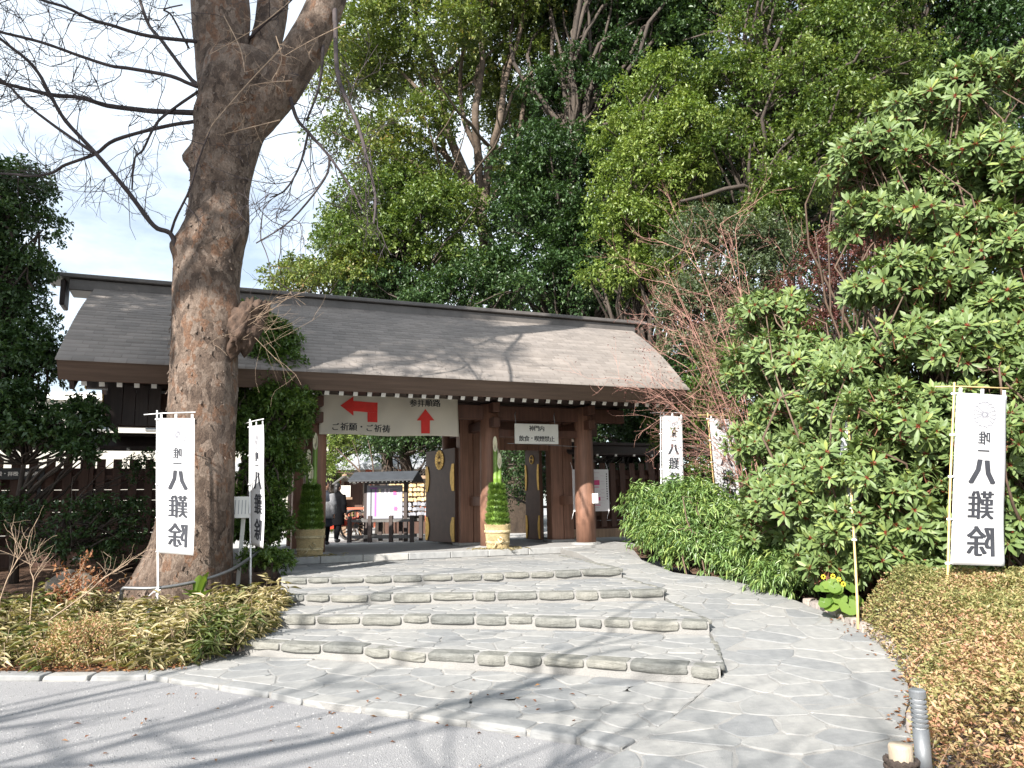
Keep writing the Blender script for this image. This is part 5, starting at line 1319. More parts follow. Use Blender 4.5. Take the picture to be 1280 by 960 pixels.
# courtyard trees seen through the opening
make_tree('courtyard_tree', 'dark courtyard tree with leaning trunks seen through the main opening', [aty(512, 665, 27), aty(514, 610, 27), aty(505, 570, 27), aty(500, 540, 27)], .32, [LB_(505, 555, 27, 1.3, .8), LB_(480, 565, 26.5, .8, .5), LB_(530, 550, 27, 1.3, .9), LB_(550, 570, 27, .9, .7), LB_(520, 530, 28, 2.0, 1.0)], 'leaf_dark', (.12, .06), 14, 9, .3, .42, 10)
make_tree('courtyard_tree', 'pale yellow green courtyard tree beside the lantern', trk(412, 33, 4), .14, [LB_(415, 560, 33, 1.2, 1.0), LB_(440, 555, 34, 1.3, .8), LB_(408, 600, 32, .9, 1.0), LB_(465, 545, 35, 1.4, .8), LB_(415, 650, 31, .7, .6)], 'leaf_light', (.12, .06), 13, 8, .3, .42, 9, tone=.3)
# bare slender tree in the courtyard
bt_ = tag(empty('bare_tree', gz(aty(478, 668, 25.5), CZ)), 'slender bare tree leaning over behind the notice board', 'tree'); o1 = np.array(bt_.location); tm2 = MB()
for pts, r in (([(480, 668), (468, 620), (450, 590), (432, 572), (420, 560)], .05), ([(455, 597), (440, 592), (420, 590)], .03), ([(468, 620), (466, 580), (460, 550)], .035), ([(450, 590), (447, 570), (440, 550)], .02), ([(480, 668), (480, 610), (485, 575)], .03)):
    q = bez([aty(x, y, 25.5) for x, y in pts], 4); tm2.tube([p-o1 for p in q], [lerp(r, r*.3, i/(len(q)-1)) for i in range(len(q))], 6, False)
tm2.build('branches', 'brown_twig', bt_)

# far belt of wood behind everything (reads as one mass through the gaps)
fb = MB()
lobf = [(aty(px, py, 48), (4.5, 3, 3.2)) for px in range(640, 1500, 95) for py in (560, 420, 280)]+[(aty(px, 600, 60), (6, 4, 3)) for px in range(-400, 700, 150)]
tw, td, tn, _ = lobe_twigs(lobf, 1.3, .45, 9)
P, D, N = sprays(tw, td, 6, .7, .9, .1); sc = RS.random(len(P))*.5+.75
o = leaves('far_wood', P, D, N, .42*sc, .24*sc, 'leaf_dark', None); tag(o, 'far mass of dark woodland behind the trees', 'woodland', kind='stuff')

# ------------------------------------------------------------------ left side trees and shrubs
make_tree('left_evergreen', 'dark evergreen tree at the left edge beside the gate roof', [np.array((*aty(-30, 700, 13.2)[:2], .3)), aty(-25, 560, 13.2), aty(-10, 420, 13.2), aty(0, 300, 13.2)], .16, [LB_(0, 240, 13.2, .75, .55), LB_(20, 290, 13.0, .6, .5), LB_(-20, 330, 13.2, .9, .6), LB_(30, 350, 13, .45, .35), LB_(0, 420, 13, .85, .6), LB_(40, 440, 12.9, .5, .45), LB_(-60, 380, 13, 1.0, 1.0), LB_(0, 470, 12.8, .9, .5), LB_(-70, 260, 13.3, .9, .8)], 'leaf_dark', (.085, .042), 42, 8, .24, .42, 12, tone=.35)
make_tree('left_shrub', 'broad leaved dark shrub in front of the left fence', [np.array((*aty(20, 700, 12.4)[:2], .3)), aty(20, 640, 12.4), aty(30, 580, 12.4), aty(40, 540, 12.4)], .06, [LB_(35, 515, 12.3, .55, .35), LB_(85, 540, 12.1, .42, .32), LB_(10, 548, 12, .6, .26), LB_(95, 570, 12.0, .22, .16), LB_(-50, 530, 12.2, .8, .5), LB_(105, 515, 12.4, .2, .16)], 'leaf_dark', (.10, .05), 42, 8, .22, .42, 11, tone=.35, cat='shrub')
make_tree('understory_shrub', 'low shaded evergreen undergrowth against the left fence', [np.array((*aty(80, 700, 12.0)[:2], .35)), aty(80, 690, 12), aty(85, 650, 12), aty(90, 630, 12)], .04, [LB_(110, 650, 12.2, .55, .32), LB_(25, 665, 11.6, .6, .4), LB_(160, 655, 12.5, .4, .3), LB_(150, 690, 12.6, .5, .25), LB_(-40, 660, 11.6, .7, .5), LB_(178, 590, 13.4, .25, .28), LB_(70, 690, 11.8, .5, .25)], 'leaf_dark', (.075, .035), 34, 8, .2, .42, 9, tone=.35, cat='shrub')
make_tree('glossy_bush', 'tall glossy leaved bush growing against the big trunk', [np.array((*aty(325, 715, 13.0)[:2], .45)), aty(325, 640, 13), aty(320, 560, 13), aty(318, 480, 13)], .07, [LB_(325, 430, 13.4, .5, .40), LB_(338, 470, 13.3, .6, .42), LB_(355, 510, 13.2, .50, .42), LB_(330, 540, 13.2, .62, .5), LB_(338, 578, 13.1, .46, .45), LB_(322, 625, 13.1, .46, .5), LB_(335, 655, 13.0, .28, .3), LB_(312, 405, 13.4, .3, .3), LB_(310, 670, 13.1, .45, .3), LB_(300, 500, 13.5, .4, .7), LB_(362, 505, 13.4, .36, .34), LB_(345, 450, 13.4, .42, .36), LB_(338, 422, 13.4, .34, .28), LB_(358, 545, 13.3, .3, .3)], 'leaf_bush', (.08, .036), 120, 9, .16, .40, 16, tone=.3, cat='bush')
make_tree('small_bush', 'small bright green bush at the top left of the steps', [np.array((*aty(340, 715, 11.8)[:2], .45)), aty(340, 708, 11.8), aty(340, 702, 11.8), aty(340, 698, 11.8)], .02, [LB_(342, 706, 11.8, .25, .16), LB_(328, 700, 12.0, .22, .15)], 'leaf_bush', (.07, .034), 90, 9, .14, .42, 10, tone=.3, cat='bush')

# ------------------------------------------------------------------ big-leaved shrubs on the right, rosettes of leaves
def rosette_mesh(seed, n=13, L=.175, name='leaf_rosette'):
    rs = np.random.default_rng(seed); a = np.arange(n)*2.4+rs.random(n)*.5; el = np.linspace(1.1, -.25, n)+rs.normal(0, .12, n)
    D = np.stack([np.cos(a)*np.cos(el), np.sin(a)*np.cos(el), np.sin(el)], 1); P = D*.012+np.array([0, 0, .0])
    N = np.stack([-np.cos(a)*np.sin(el), -np.sin(a)*np.sin(el), np.cos(el)], 1)
    Ls = L*(.65+.35*np.sin(np.linspace(.5, 2.4, n)))*(.9+.2*rs.random(n))
    v, F, nv = leaf_arrays(P, D, N, Ls, Ls*.29, fold=.12, rich=True, bend=.12)
    rn = np.repeat(np.clip(np.where(np.arange(n) < 3, .66, .40)+rs.normal(0, .12, n), 0, .91), nv)
    # reddish leaf stalks and bud in the centre
    v2, F2, nv2 = leaf_arrays(D*.004+N*.006, D, N, np.full(n, L*.26), .012, fold=.1, bend=.0)
    return np.concatenate([v, v2]), np.concatenate([F, F2+len(v)]), np.concatenate([rn, np.ones(len(v2))])
ROS = [rosette_mesh(s) for s in range(6)]
ros_me = []
for v, F, rn in ROS:
    o = fast_mesh('leaf_rosette', v, F, 'leaf_big', None, rn, True); ros_me.append(o.data); bpy.data.objects.remove(o)
def rosette_shrub(name, label, base, lobes, dens, size, nobj=300, sub=.42, nsub=15, stems=5):
    root = tag(empty(name, base), label, 'shrub', 'big leaved shrubs beside the path'); inv = np.array(base, float)
    lob = [(np.array(c)-inv, R) for c, R in lobes]
    tw, td, tn, cl = lobe_twigs(lob, dens, sub, nsub, -.5)
    td = nrm(td*1.0+np.array([-.15, -.35, .35]))
    # the ones that show: nearest to the camera side, outermost
    camd = nrm(CAM-inv); score = (tw@camd)+RS.random(len(tw))*.35; order = np.argsort(-score)
    A = []; Fs = []; Rn = []; nvt = 0
    mbst = MB()
    for rank, i in enumerate(order):
        d = Vector(td[i]); s = size*random.uniform(.7, 1.25); k = random.randrange(6)
        M_ = d.to_track_quat('Z', 'Y').to_matrix() @ Matrix.Rotation(random.uniform(0, 6.28), 3, 'Z')
        if random.random() < .55: mbst.tube([tw[i]-td[i]*.22*s/1.0, tw[i]], [.008, .006], 4, False)
        if rank < nobj:
            o = link(bpy.data.objects.new('leaf_rosette', ros_me[k]), root); o.matrix_local = Matrix.Translation(Vector(tw[i])) @ (M_*s).to_4x4()
        else:
            v, F, rn = ROS[k]; q = v@(np.array(M_).T*s)+tw[i]; A.append(q); Fs.append(F+nvt); nvt += len(q); Rn.append(np.where(rn > .92, 1, np.clip(rn*RS.uniform(.75, 1.1), 0, .91)))
    if A:
        o = fast_mesh('inner_leaves', np.concatenate(A), np.concatenate(Fs), 'leaf_big', root, np.clip(np.concatenate(Rn), 0, 1), True); o['kind'] = 'stuff'
    lim = MB()
    for c in cl:
        a = np.array([RS.normal()*.15, RS.normal()*.15, -.1]); lim.tube(limb_path(a, c, 6, .12, .05), [lerp(.028, .008, i/6) for i in range(7)], 5, False)
    mbst.build('stems', 'red_stem', root, True); lim.build('limbs', 'brown_twig', root, True)
    return root
p = (6.6, 11.4, bed_z(6.6, 11.4)); rosette_shrub('daphniphyllum', 'tall big leafed evergreen rising above the flag in the hedge', p, [LB_(1240, 110, 10.6, .85, .55), LB_(1170, 150, 10.8, .8, .55), LB_(1100, 205, 10.8, .75, .5), LB_(1200, 220, 10.3, .9, .6), LB_(1270, 260, 9.9, .9, .7), LB_(1130, 280, 10.4, .8, .5), LB_(1220, 330, 9.9, .85, .6), LB_(1130, 355, 10.0, .7, .38), LB_(1065, 215, 11, .45, .4), LB_(1280, 400, 9.6, .8, .6), LB_(1200, 380, 10.4, .8, .5)], 16, .98)
p = (4.9, 10.6, bed_z(4.9, 10.6)); rosette_shrub('daphniphyllum', 'broad big leafed evergreen leaning over the stone path', p, [LB_(960, 400, 11.6, .55, .42), LB_(958, 462, 11.4, .6, .46), LB_(1010, 470, 11.0, .7, .5), LB_(978, 545, 11.0, .6, .5), LB_(1040, 550, 10.4, .75, .6), LB_(990, 620, 10.4, .7, .5), LB_(1050, 650, 9.9, .6, .5), LB_(1070, 480, 10.6, .7, .5), LB_(1040, 700, 9.6, .40, .36), LB_(960, 650, 10.9, .4, .4), LB_(1058, 590, 9.25, .36, .4), LB_(1085, 520, 9.5, .5, .36), LB_(1050, 480, 9.9, .4, .3), LB_(1058, 655, 9.1, .25, .26), LB_(1085, 690, 9.2, .25, .2)], 18, .88)
p = (6.2, 9.9, bed_z(6.2, 9.9)); rosette_shrub('daphniphyllum', 'big leafed evergreen directly behind the flag in the hedge', p, [LB_(1150, 440, 9.7, .7, .45), LB_(1230, 440, 9.4, .7, .5), LB_(1140, 540, 9.5, .65, .55), LB_(1220, 560, 9.1, .7, .6), LB_(1150, 640, 9.2, .6, .55), LB_(1260, 640, 9.35, .65, .55), LB_(1120, 700, 9.3, .4, .35), LB_(1290, 520, 9.2, .7, .7), LB_(1200, 690, 9.35, .6, .35), LB_(1110, 600, 9.8, .5, .5)], 17, .88)
# ------------------------------------------------------------------ feathery bamboo-leaved bushes along the path
def feathery(label, base, lobes, dens=55):
    root = tag(empty('feathery_bush', base), label, 'bush', 'feathery green bushes along the path'); inv = np.array(base, float)
    tw, td, tn, cl = lobe_twigs([(np.array(c)-inv, R) for c, R in lobes], dens, .45, 14, -.6)
    td = nrm(td+np.array([-.1, -.25, .1])); P, D, N = sprays(tw, td, 9, .22, .75, .75); sc = RS.random(len(P))*.6+.7
    leaves('foliage', P, D, N, .135*sc, .021*sc, 'leaf_nandina', root, np.repeat(tn, 9)*.4+RS.random(len(P))*.6, bend=.22)
    mb = MB()
    for c in cl: mb.tube(limb_path(np.array([RS.normal()*.2, RS.normal()*.2, -.1]), c, 5, .1, .1), [lerp(.014, .005, i/5) for i in range(6)], 5, False)
    mb.build('stems', 'brown_twig', root, True)
def fb_(px, py): q = onramp(px, py); return (q[0]+.6, q[1]+.35, bed_z(q[0]+.6, q[1]+.35))
feathery('feathery green bush in front of the poster at the ramp top', fb_(810, 690), [LB_(800, 640, 14.6, .3, .28), LB_(822, 632, 14.4, .42, .32), LB_(820, 665, 14.2, .42, .3), LB_(850, 650, 14, .45, .35)])
feathery('feathery green bush below the flag nearest the fence', fb_(860, 706), [LB_(860, 630, 13.8, .45, .3), LB_(850, 675, 13.2, .45, .32), LB_(890, 650, 13.2, .5, .36), LB_(885, 690, 12.6, .45, .28), LB_(920, 670, 12.9, .4, .35)])
feathery('feathery green bush against the big leafed shrub by the path', fb_(950, 735), [LB_(935, 690, 12.0, .40, .32), LB_(960, 700, 11.3, .42, .34), LB_(965, 670, 11.6, .4, .3), LB_(985, 720, 10.6, .36, .26), LB_(910, 700, 12.2, .3, .25), LB_(1000, 690, 10.9, .3, .3)])
# ------------------------------------------------------------------ pink-twigged bare shrub and red maple
pt = tag(empty('pink_twig_shrub', (4.9, 15.6, .68)), 'bare shrub with fine pinkish twigs overlapping the roof corner', 'shrub'); o2 = np.array(pt.location); pm = MB(); PB = []
def ptwig(p, d, L, r, lvl):
    n = 5; pts = [np.array(p)]; dd = np.array(d)
    for i in range(n): dd = nrm(dd+RS.normal(size=3)*.14+np.array([-.02, 0, .03])); pts.append(pts[-1]+dd*L/n)
    pm.tube([q-o2 for q in pts], [lerp(r, r*.45, i/n) for i in range(n+1)], 4, False)
    if lvl:
        for _ in range(4): i = random.randrange(2, n+1); ptwig(pts[i], nrm(dd+RS.normal(size=3)*.5), L*random.uniform(.4, .75), r*.6, lvl-1)
    else: PB.append(pts[-1])
for tx, ty, Yt in [(830, 330, 14.5), (860, 300, 14.6), (840, 400, 14), (900, 280, 15), (835, 500, 14), (880, 430, 14), (930, 330, 14.6), (860, 460, 13.8), (900, 380, 14.2), (845, 360, 14), (950, 400, 14.2), (870, 520, 13.8), (820, 490, 14.2), (920, 300, 14.8), (980, 330, 14.5)]:
    a = np.array((4.9+RS.normal()*.3, 15.6+RS.normal()*.2, .66)); e = aty(tx, ty, Yt); m_ = lerp(a, e, .55)+np.array([.25, .1, .1]); q = bez([a, m_, e], 6)
    pm.tube([x-o2 for x in q], [lerp(.011, .004, i/12) for i in range(13)], 6, False)
    for i in range(5, 13, 1): ptwig(q[i], nrm((e-m_)/np.linalg.norm(e-m_)*.7+np.array([-.5, -.2, 0])+RS.normal(size=3)*.55), random.uniform(.5, 1.0), .0042, 2)
o = pm.build('twigs', 'red_twig', pt); o['kind'] = 'stuff'
B_ = np.array(PB)-o2; leaves('buds', B_, rndunit(len(B_)), rndunit(len(B_)), .045, .02, 'leaf_red', pt)
make_tree('red_maple', 'small maroon leaved maple behind the tall big leafed shrub', [np.array((*aty(1050, 640, 13.6)[:2], .6)), aty(1050, 480, 13.6), aty(1045, 400, 13.6), aty(1045, 330, 13.6)], .05, [LB_(1050, 305, 13.6, .55, .32), LB_(1020, 330, 13.6, .5, .3), LB_(1080, 320, 13.4, .4, .3), LB_(1000, 370, 13.4, .5, .3), LB_(1050, 360, 13.4, .4, .35), LB_(1040, 410, 13.2, .4, .3)], 'leaf_red', (.055, .03), 26, 8, .25, .42, 10, tone=.3)

# ------------------------------------------------------------------ azalea hedge bottom right
hz_ = tag(empty('azalea_hedge', (4.2, 6.0, .1)), 'low clipped azalea hedge with bronze and olive leaves by the path', 'hedge'); o3 = np.array(hz_.location)
def hedge_left(y): return float(np.interp(y, [2.0, 3.6, 4.4, 5.2, 6.2, 7.2, 8.2, 9.0], [2.10, 2.12, 2.20, 2.57, 3.08, 3.45, 3.65, 3.9]))
def hedge_h(x, y):
    e = min(1, max(0, (x-hedge_left(y))/.45)); b = min(1, max(0, (9.2-y)/.5))
    base = .60+.10*mnoise.noise(Vector((x*.9, y*.9, 3)))+.06*mnoise.noise(Vector((x*3, y*3, 1)))+.02*(y-5)
    return bed_z(x, y)*.6+base*(math.sin(e*math.pi/2)**.55)*(b**.4)
n = 250000; X = 2.3+RS.random(n)*5.6; Yy = 2.3+RS.random(n)*6.9
keep = np.array([x > hedge_left(y) for x, y in zip(X, Yy)]) & (X < 1.2+Yy*.75+.6); X, Yy = X[keep], Yy[keep]
Hh = np.array([hedge_h(x, y) for x, y in zip(X, Yy)]); dn = RS.random(len(X))**1.6*.24
edge = np.array([max(0, 1-(x-hedge_left(y))/.4) for x, y in zip(X, Yy)])
Pz = Hh*(1-edge*RS.random(len(X))*.85)-dn*(1-edge)
P = np.stack([X-edge*.05*RS.random(len(X)), Yy, Pz], 1)
cl_ = np.array([mnoise.noise(Vector((x*1.6, y*1.6, 7)))+.6*mnoise.noise(Vector((x*6, y*6, 2))) for x, y in zip(X, Yy)])
P += RS.normal(size=P.shape)*.015
D = nrm(np.stack([RS.normal(size=len(X))-edge, RS.normal(size=len(X)), RS.random(len(X))*1.2], 1)); N = nrm(np.stack([RS.normal(size=len(X))*.5-edge*.5, RS.normal(size=len(X))*.5, np.ones(len(X))], 1))
far = np.array([mnoise.noise(Vector((x*.8, y*.8, 0))) for x, y in zip(X, Yy)])
rn = np.clip(.55+cl_*.38+RS.normal(size=len(X))*.2-(Yy-5.5)*.06, 0, 1)
o = leaves('foliage', P-o3, D, N, .036*(.7+.6*RS.random(len(X))), .018*(.7+.6*RS.random(len(X))), 'leaf_azalea', hz_, rn); o['kind'] = 'stuff'
hm = MB(); xs = np.arange(2.3, 8.2, .12); yv = np.arange(2.3, 9.3, .12); vs = []; idm = {}
for i, x in enumerate(xs):
    for j, y in enumerate(yv):
        if x > hedge_left(y)+.06: idm[(i, j)] = len(vs); vs.append(np.array((x, y, max(-.02, hedge_h(x, y)-.24)))-o3)
hm.add(vs, [[idm[k] for k in ((i, j), (i+1, j), (i+1, j+1), (i, j+1))] for (i, j) in idm if all(k in idm for k in ((i+1, j), (i+1, j+1), (i, j+1)))])
hm.build('inner_mass', 'brown_twig', hz_, True)
hm = MB()
for _ in range(1400):
    i = random.randrange(len(X)); p = P[i]-o3; d = nrm(RS.normal(size=3)*[.6, .6, .3]+np.array([0, 0, .8])); hm.tube([p-d*.14, p+d*.02], [.0035, .0018], 3, False)
o = hm.build('twigs', 'dead_twig', hz_); o['kind'] = 'stuff'

# ------------------------------------------------------------------ left bed: bamboo grass, azalea, dead twigs, hosta, dry plant
def scatter_bed(n, reg, ymin=7.8):
    out_ = []
    for _ in range(n*6):
        x = random.uniform(*reg[0]); y = random.uniform(*reg[1])
        if left_in(x-.04, y) and mnoise.noise(Vector((x*.8, y*.8, 9)))+.75 > random.random(): out_.append((x, y))
        if len(out_) >= n: break
    return out_
gs = scatter_bed(2300, ((-7.4, -2.7), (7.85, 10.6))); sasa = tag(empty('bamboo_grass', (-5, 8.8, .2)), 'dwarf bamboo grass with straw coloured leaves in the left bed', 'bamboo grass', kind='stuff'); o4 = np.array(sasa.location)
st_b = []; st_d = []; hts = []
sm_ = MB()
for x, y in gs:
    if y > 9.6 and x < -4 and random.random() < .6: continue
    if -4.95 < x < -4.05 and y < 8.7 and random.random() < .8: continue
    nh = .55+1.1*max(0, .5+mnoise.noise(Vector((x*1.9, y*1.9, 4))))
    h = random.uniform(.10, .33)*(.85 if y > 8.2 else .8)*nh*(.6 if y > 8.75 and -5.2 < x < -3.9 else 1); z0 = bed_z(x, y)-.02; d = nrm(np.array([RS.normal()*.25, RS.normal()*.25-.12, 1.])); b0 = np.array((x, y, z0)); t_ = b0+d*h
    sm_.tube([b0-o4, t_-o4], [.003, .002], 3, False); st_b.append(b0+d*h*.25); st_d.append(d); hts.append(h*.8)
P, D, N = sprays(np.array(st_b), np.array(st_d), 9, np.array(hts), 1.2, .5); sc = RS.random(len(P))*.6+.7
gcl = np.array([mnoise.noise(Vector((q[0]*1.4, q[1]*1.4, 2)))*.9 for q in st_b])
rr_ = np.clip(np.repeat(RS.random(len(st_b))*.5+gcl-.08, 9)+RS.random(len(P))*.6, 0, 1)
o = leaves('blades', P-o4, D, N, .15*sc, .027*sc, 'leaf_sasa', sasa, rr_, bend=.2); o['kind'] = 'stuff'
o = sm_.build('stalks', 'dead_twig', sasa); o['kind'] = 'stuff'
def small_azalea(label, cx, cy, rx, ry, h, n, mat='leaf_azalea', lsz=.03, lo=.2):
    z0 = bed_z(cx, cy)-.03; root = tag(empty('azalea_bush', (cx, cy, z0)), label, 'bush'); d = rndunit(n); d[:, 2] = np.abs(d[:, 2]); q = (RS.random((n, 1))*.35+.65)
    P = d*np.array([rx, ry, h])*q*(1+.15*np.sin(d[:, :1]*9+d[:, 1:2]*7)); D = nrm(d+RS.normal(size=(n, 3))*.7); N = nrm(d+RS.normal(size=(n, 3))*.5)
    leaves('foliage', P, D, N, lsz*(.7+.6*RS.random(n)), lsz*.5, mat, root, np.clip(RS.random(n)*.8+lo, 0, 1))
    mb = MB()
    for i in range(60): mb.tube([(RS.normal()*.05, RS.normal()*.05, 0), P[random.randrange(n)]], [.006, .002], 3, False)
    mb.build('stems', 'brown_twig', root)
small_azalea('rusty red azalea clump in front of the pipe rail', -4.5, 8.35, .55, .38, .42, 9000)
small_azalea('olive azalea clump beside the rock in the left bed', -6.3, 8.5, .5, .4, .36, 6000, lo=-.1)
pq = aty(88, 705, 10.2); dp = tag(empty('withered_shrub', (pq[0], 10.2, bed_z(pq[0], 10.2))), 'withered shrub with rust brown leaves beside the rock', 'shrub'); o5 = np.array(dp.location); tm = MB(); tips = []
ko_ = ko
def dtwig(p, d, L, r, lvl, mb, base, tips=None):
    n = 4; pts = [np.array(p)]; dd = np.array(d)
    for i in range(n): dd = nrm(dd+RS.normal(size=3)*.18); pts.append(pts[-1]+dd*L/n)
    mb.tube([q-base for q in pts], [lerp(r, r*.5, i/n) for i in range(n+1)], 4, False)
    if tips is not None: tips += pts[1:]
    if lvl:
        for _ in range(3): dtwig(pts[random.randrange(1, n+1)], nrm(dd+RS.normal(size=3)*.6), L*.6, r*.6, lvl-1, mb, base, tips)
for _ in range(10): dtwig(o5+RS.normal(size=3)*[.2, .12, 0], nrm(np.array([RS.normal()*.4, RS.normal()*.3, 1.])), random.uniform(.3, .5), .005, 2, tm, o5, tips)
tm.build('stems', 'dead_twig', dp); tp = np.array(tips)[RS.random(len(tips)) < .8]-o5; leaves('leaves', tp, rndunit(len(tp))+np.array([0, 0, -.4]), rndunit(len(tp)), .07, .035, 'leaf_dry', dp)
for j, pts in enumerate(([(62, 775), (110, 740), (130, 722), (160, 705)], [(0, 750), (10, 722), (22, 700), (34, 684)], [(40, 745), (42, 725), (38, 712), (44, 700)])):
    q = bez([aty(x, y, 9.0) for x, y in pts], 5); b0 = q[0].copy(); b0[2] = bed_z(b0[0], b0[1])-.02; dt = tag(empty('dead_branch', b0), ['pale dead branch arching over the rock', 'forked dead branch at the edge of the left bed', 'short dead branch standing beside the rock'][j], 'branch'); ob = np.array(dt.location); mb = MB()
    mb.tube([b0-ob]+[p-ob for p in q], [.008]+[lerp(.008, .0035, i/(len(q)-1)) for i in range(len(q))], 6, False)
    for i in range(4, len(q), 2): dtwig(q[i], nrm(q[-1]-q[0]+RS.normal(size=3)*.25), .4, .0035, 1, mb, ob)
    mb.build('stem', 'dead_twig', dt, True)
# broad-leaved plant by the rail
hp = atz(238, 757, .33); hs = tag(empty('broad_leaf_plant', (hp[0], hp[1]+.25, bed_z(hp[0], hp[1]+.25))), 'plant with a few large pale green leaves at the trunk foot', 'plant')
def big_leaf(parent, p, d, L, w, tone, mat='leaf_hosta'):
    n = 8; d = nrm(np.array(d, float)); s = nrm(np.cross(d, [0, 0, 1.])); nn = np.cross(s, d); vs = []
    for i in range(n+1):
        f = i/n; ww = w*math.sin(math.pi*min(1, f*.92+.04))**.8; c = np.array(p)+d*L*f-np.array([0, 0, 1])*L*.25*f*f
        vs += [c-s*ww+nn*ww*.35, c, c+s*ww+nn*ww*.35]
    fs = np.array([(i*3+j, i*3+j+1, i*3+j+4, i*3+j+3) for i in range(n) for j in range(2)])
    fast_mesh('leaf', np.array(vs), fs, mat, parent, np.full(len(vs), tone), True)
for d, L, w, t_ in (((.35, -.1, 1.3), .55, .075, .7), ((.1, -.2, 1.2), .48, .08, .5), ((-.5, -.3, .7), .35, .07, .3), ((.6, -.2, .6), .38, .07, .4), ((-.1, -.5, .6), .33, .075, .2), ((-.7, .1, .5), .3, .06, .4), ((.2, .3, 1), .42, .06, .3)):
    big_leaf(hs, (0, 0, .0), d, L, w, t_)
# yellow-flowered leopard plant at the path edge
lp = onramp(1062, 775); lpp = tag(empty('leopard_plant', (lp[0]+.15, lp[1]+.1, bed_z(lp[0]+.15, lp[1]+.1))), 'round leaved plant with yellow flowers under the shrub by the path', 'plant'); o6 = np.array(lpp.location)
for i in range(13):
    a = random.uniform(2.2, 5.6); h = random.uniform(.12, .38); r_ = random.uniform(.05, .3); c = np.array((math.cos(a)*r_-.12, math.sin(a)*r_*.7, h)); R_ = random.uniform(.07, .11); nn = nrm(np.array([math.cos(a)*.5, math.sin(a)*.5-.4, .8])); s = nrm(np.cross(nn, [1, 0, .1])); u = np.cross(nn, s)
    vs = [c-nn*.015]+[c+(s*math.cos(q)+u*math.sin(q))*R_*(.25 if abs(q) < .01 else 1)*(1+.06*math.sin(q*7)) for q in np.linspace(0, 2*math.pi, 17)[:-1]]
    fast_mesh('leaf', np.array(vs), np.array([(0, 1+j, 1+(j+1) % 16) for j in range(16)]), 'leaf_hosta', lpp, np.full(17, random.random()*.6))
    MB().tube([(0, 0, 0), c*.6, c], .005, 4, False).build('stem', 'bamboo_green', lpp)
for i in range(4):
    c = np.array((-.3+RS.normal()*.07, -.1+RS.normal()*.06, .42+RS.normal()*.06)); mb = MB()
    for k in range(8): a = k*math.pi/4; mb.box(c+np.array((math.cos(a)*.02, 0, math.sin(a)*.02)), (.015, .005, .010), Matrix.Rotation(-a, 3, 'Y'))
    mb.build('flower', 'yellow_flower', lpp)
# fallen leaves along the bed edges
n = 900; fx = []
for _ in range(n):
    r_ = random.random()
    if r_ < .60: x = random.uniform(-7, -3.2); y = 7.78+abs(RS.normal())*.2; z = bed_z(x, y)+.035
    elif r_ < .94:
        y = random.uniform(4, 9); x = edge_at(RR, y)+.05+RS.normal()*.10; z = (zr(y)+.012 if x < edge_at(RR, y) else bed_z(x, y)+.03)
    else:
        y = random.uniform(4.6, 7.2); x = random.uniform(-3.5, .5); z = .012 if y < np.interp(x, [-3.4, -2, -.5, .6], [7.5, 6.9, 6.0, 5.5]) else .066
    fx.append((x, y, z))
P = np.array(fx); D = np.stack([RS.normal(size=n), RS.normal(size=n), RS.normal(size=n)*.15], 1); N = nrm(np.stack([RS.normal(size=n)*.3, RS.normal(size=n)*.3, np.ones(n)], 1))
tag(leaves('leaf_litter', P, D, N, .05*(.6+.7*RS.random(n)), .022, 'leaf_dry', None), 'small dry brown leaves fallen along the bed edges', 'fallen leaves', kind='stuff')

# loose grit on the forecourt, fine stones near the photographer
n = 26000; gx = RS.random(n)*8.2-5.6; gy = 3.0+RS.random(n)**1.25*5.0
ok = gy < np.interp(gx, [-5.6, -5.2, -3.4, -2.07, -.5, .7, 2.6], [7.7, 7.9, 7.55, 6.75, 5.85, 5.2, 3.0]); gx, gy = gx[ok], gy[ok]; n = len(gx)
oc = np.array([[1, 0, 0], [0, 1, 0], [-1, 0, 0], [0, -1, 0], [0, 0, 1]], float); of = np.array([[0, 1, 4], [1, 2, 4], [2, 3, 4], [3, 0, 4]])
rs_ = (.003+.006*RS.random(n)**2)[:, None, None]; th = RS.random(n)*6.28; ca, sa = np.cos(th), np.sin(th)
q = oc[None]*rs_*(.6+.8*RS.random((n, 5, 3))); q = np.stack([q[..., 0]*ca[:, None]-q[..., 1]*sa[:, None], q[..., 0]*sa[:, None]+q[..., 1]*ca[:, None], q[..., 2]*.8], -1)
q += np.stack([gx, gy, np.full(n, .0005)], 1)[:, None]
tag(fast_mesh('gravel', q.reshape(-1, 3), (of[None]+(np.arange(n)*5)[:, None, None]).reshape(-1, 3), 'grit', None, np.repeat(RS.random(n), 5)), 'fine grey grit scattered over the forecourt', 'gravel', kind='stuff')
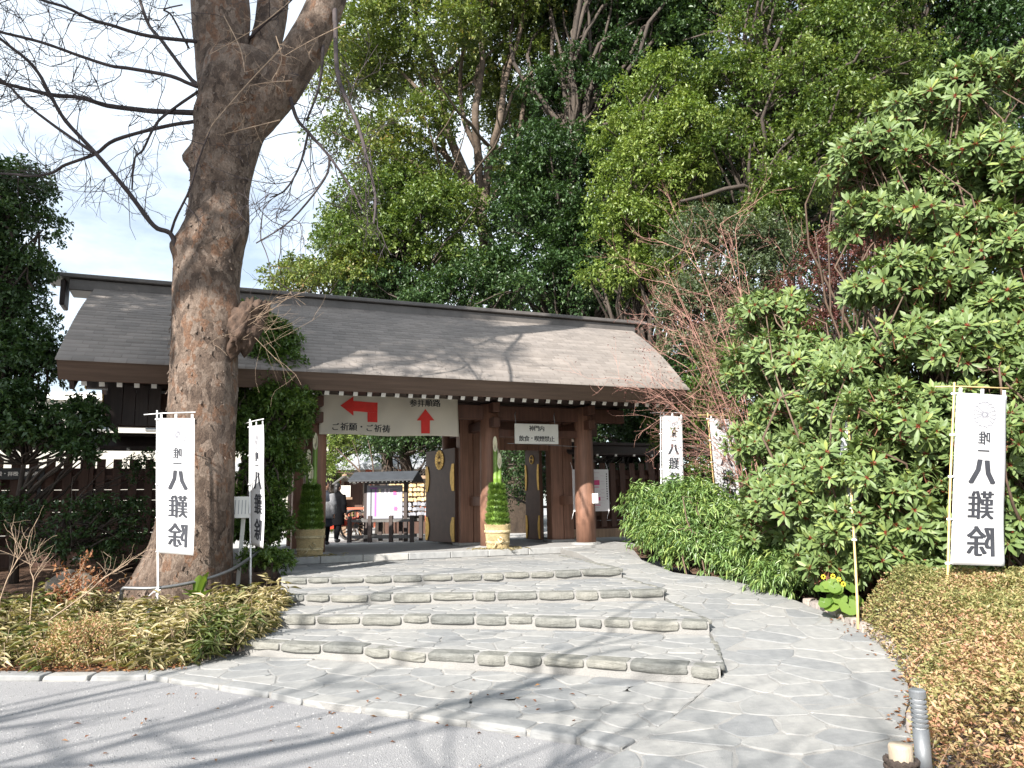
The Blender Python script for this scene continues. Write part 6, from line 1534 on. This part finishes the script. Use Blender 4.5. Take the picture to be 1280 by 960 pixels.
# ------------------------------------------------------------------ trees behind the photographer (they throw the dappled shade)
random.seed(21); RS = np.random.default_rng(21)
def shade_tree(name, label, base, lobes, leaf, dens, k=8, mat='leaf_dark', tr=.3, nsub=12):
    b = np.array(base, float); zt = max(c[2] for c, R in lobes)
    make_tree(name, label, [b, b+[.1, 0, zt*.35], b+[-.1, .1, zt*.65], b+[0, 0, zt*.95]], tr, lobes, mat, leaf, dens, k, .45, .42, nsub)
def back(px, py, pz, dist):   # a point toward the sun from a point to be shaded
    q = np.array((px, py, pz))+np.array(TO_SUN)*dist/math.cos(SUN_EL); return q
lobes = [(back(-6.3, 14.2, 4.6, 12), (2.2, 2.2, 1.3)), (back(-4.6, 15.2, 5.0, 12.5), (1.6, 1.6, 1.0)), (back(-7.5, 12.5, 1.2, 12), (2.0, 2.0, 1.5)), (back(-6.0, 13.4, 2.2, 12), (1.3, 1.3, 1.0)), (back(-4.4, 11.5, 8.2, 11.5), (2.4, 2.4, 1.7)), (back(-4.3, 11.5, 6.9, 11), (1.4, 1.4, .9)), (back(-8.8, 13.0, 3.5, 12), (2.2, 2.2, 1.8)), (back(-4.1, 15.6, 1.2, 12), (.9, .9, .7))]  # added crown, each lobe set sunward of a spot to be shaded
shade_tree('shade_evergreen', 'unseen evergreen added left of the photographer to shade trunk and roof', (-11.5, 2.6, 0), lobes, (.16, .09), 9)
# bare trees behind the photographer: limbs and twigs only
def bare_tree(base, label, seed, L0, spread, lv=3, nl=4):
    global RS
    random.seed(seed); RS = np.random.default_rng(seed)
    sb = tag(empty('bare_street_tree', base), label, 'tree'); mb = MB()
    def rec(p, d, L, r, lvl):
        n = 5; pts = [np.array(p, float)]; dd = np.array(d, float)
        for i in range(n): dd = nrm(dd+RS.normal(size=3)*.13+np.array([0, 0, .03])); pts.append(pts[-1]+dd*L/n)
        mb.tube(pts, [lerp(r, r*.6, i/n) for i in range(n+1)], 6 if lvl > 1 else 4, False)
        if lvl:
            for k in range(4 if lvl > 1 else 5): rec(pts[random.randrange(2, n+1)], nrm(dd+RS.normal(size=3)*.62), L*random.uniform(.5, .78), r*.55, lvl-1)
    rec((0, 0, -.1), (.1, .1, 1), L0, .26, 0)
    for k in range(nl): a = k*6.28/nl+seed; rec((.1*L0*.2, .1*L0*.2, L0*.93), nrm(np.array([math.cos(a)*spread, math.sin(a)*spread+.1, 1.])), 4.0, .10, lv)
    mb.build('trunk', 'tree_bark', sb)
bare_tree((-4.6, -7.5, 0), 'bare tree standing behind the photographer', 5, 3.6, .85)
bare_tree((-8.5, -3.2, 0), 'second bare tree behind and left of the photographer', 8, 3.4, .75, 2, 4)
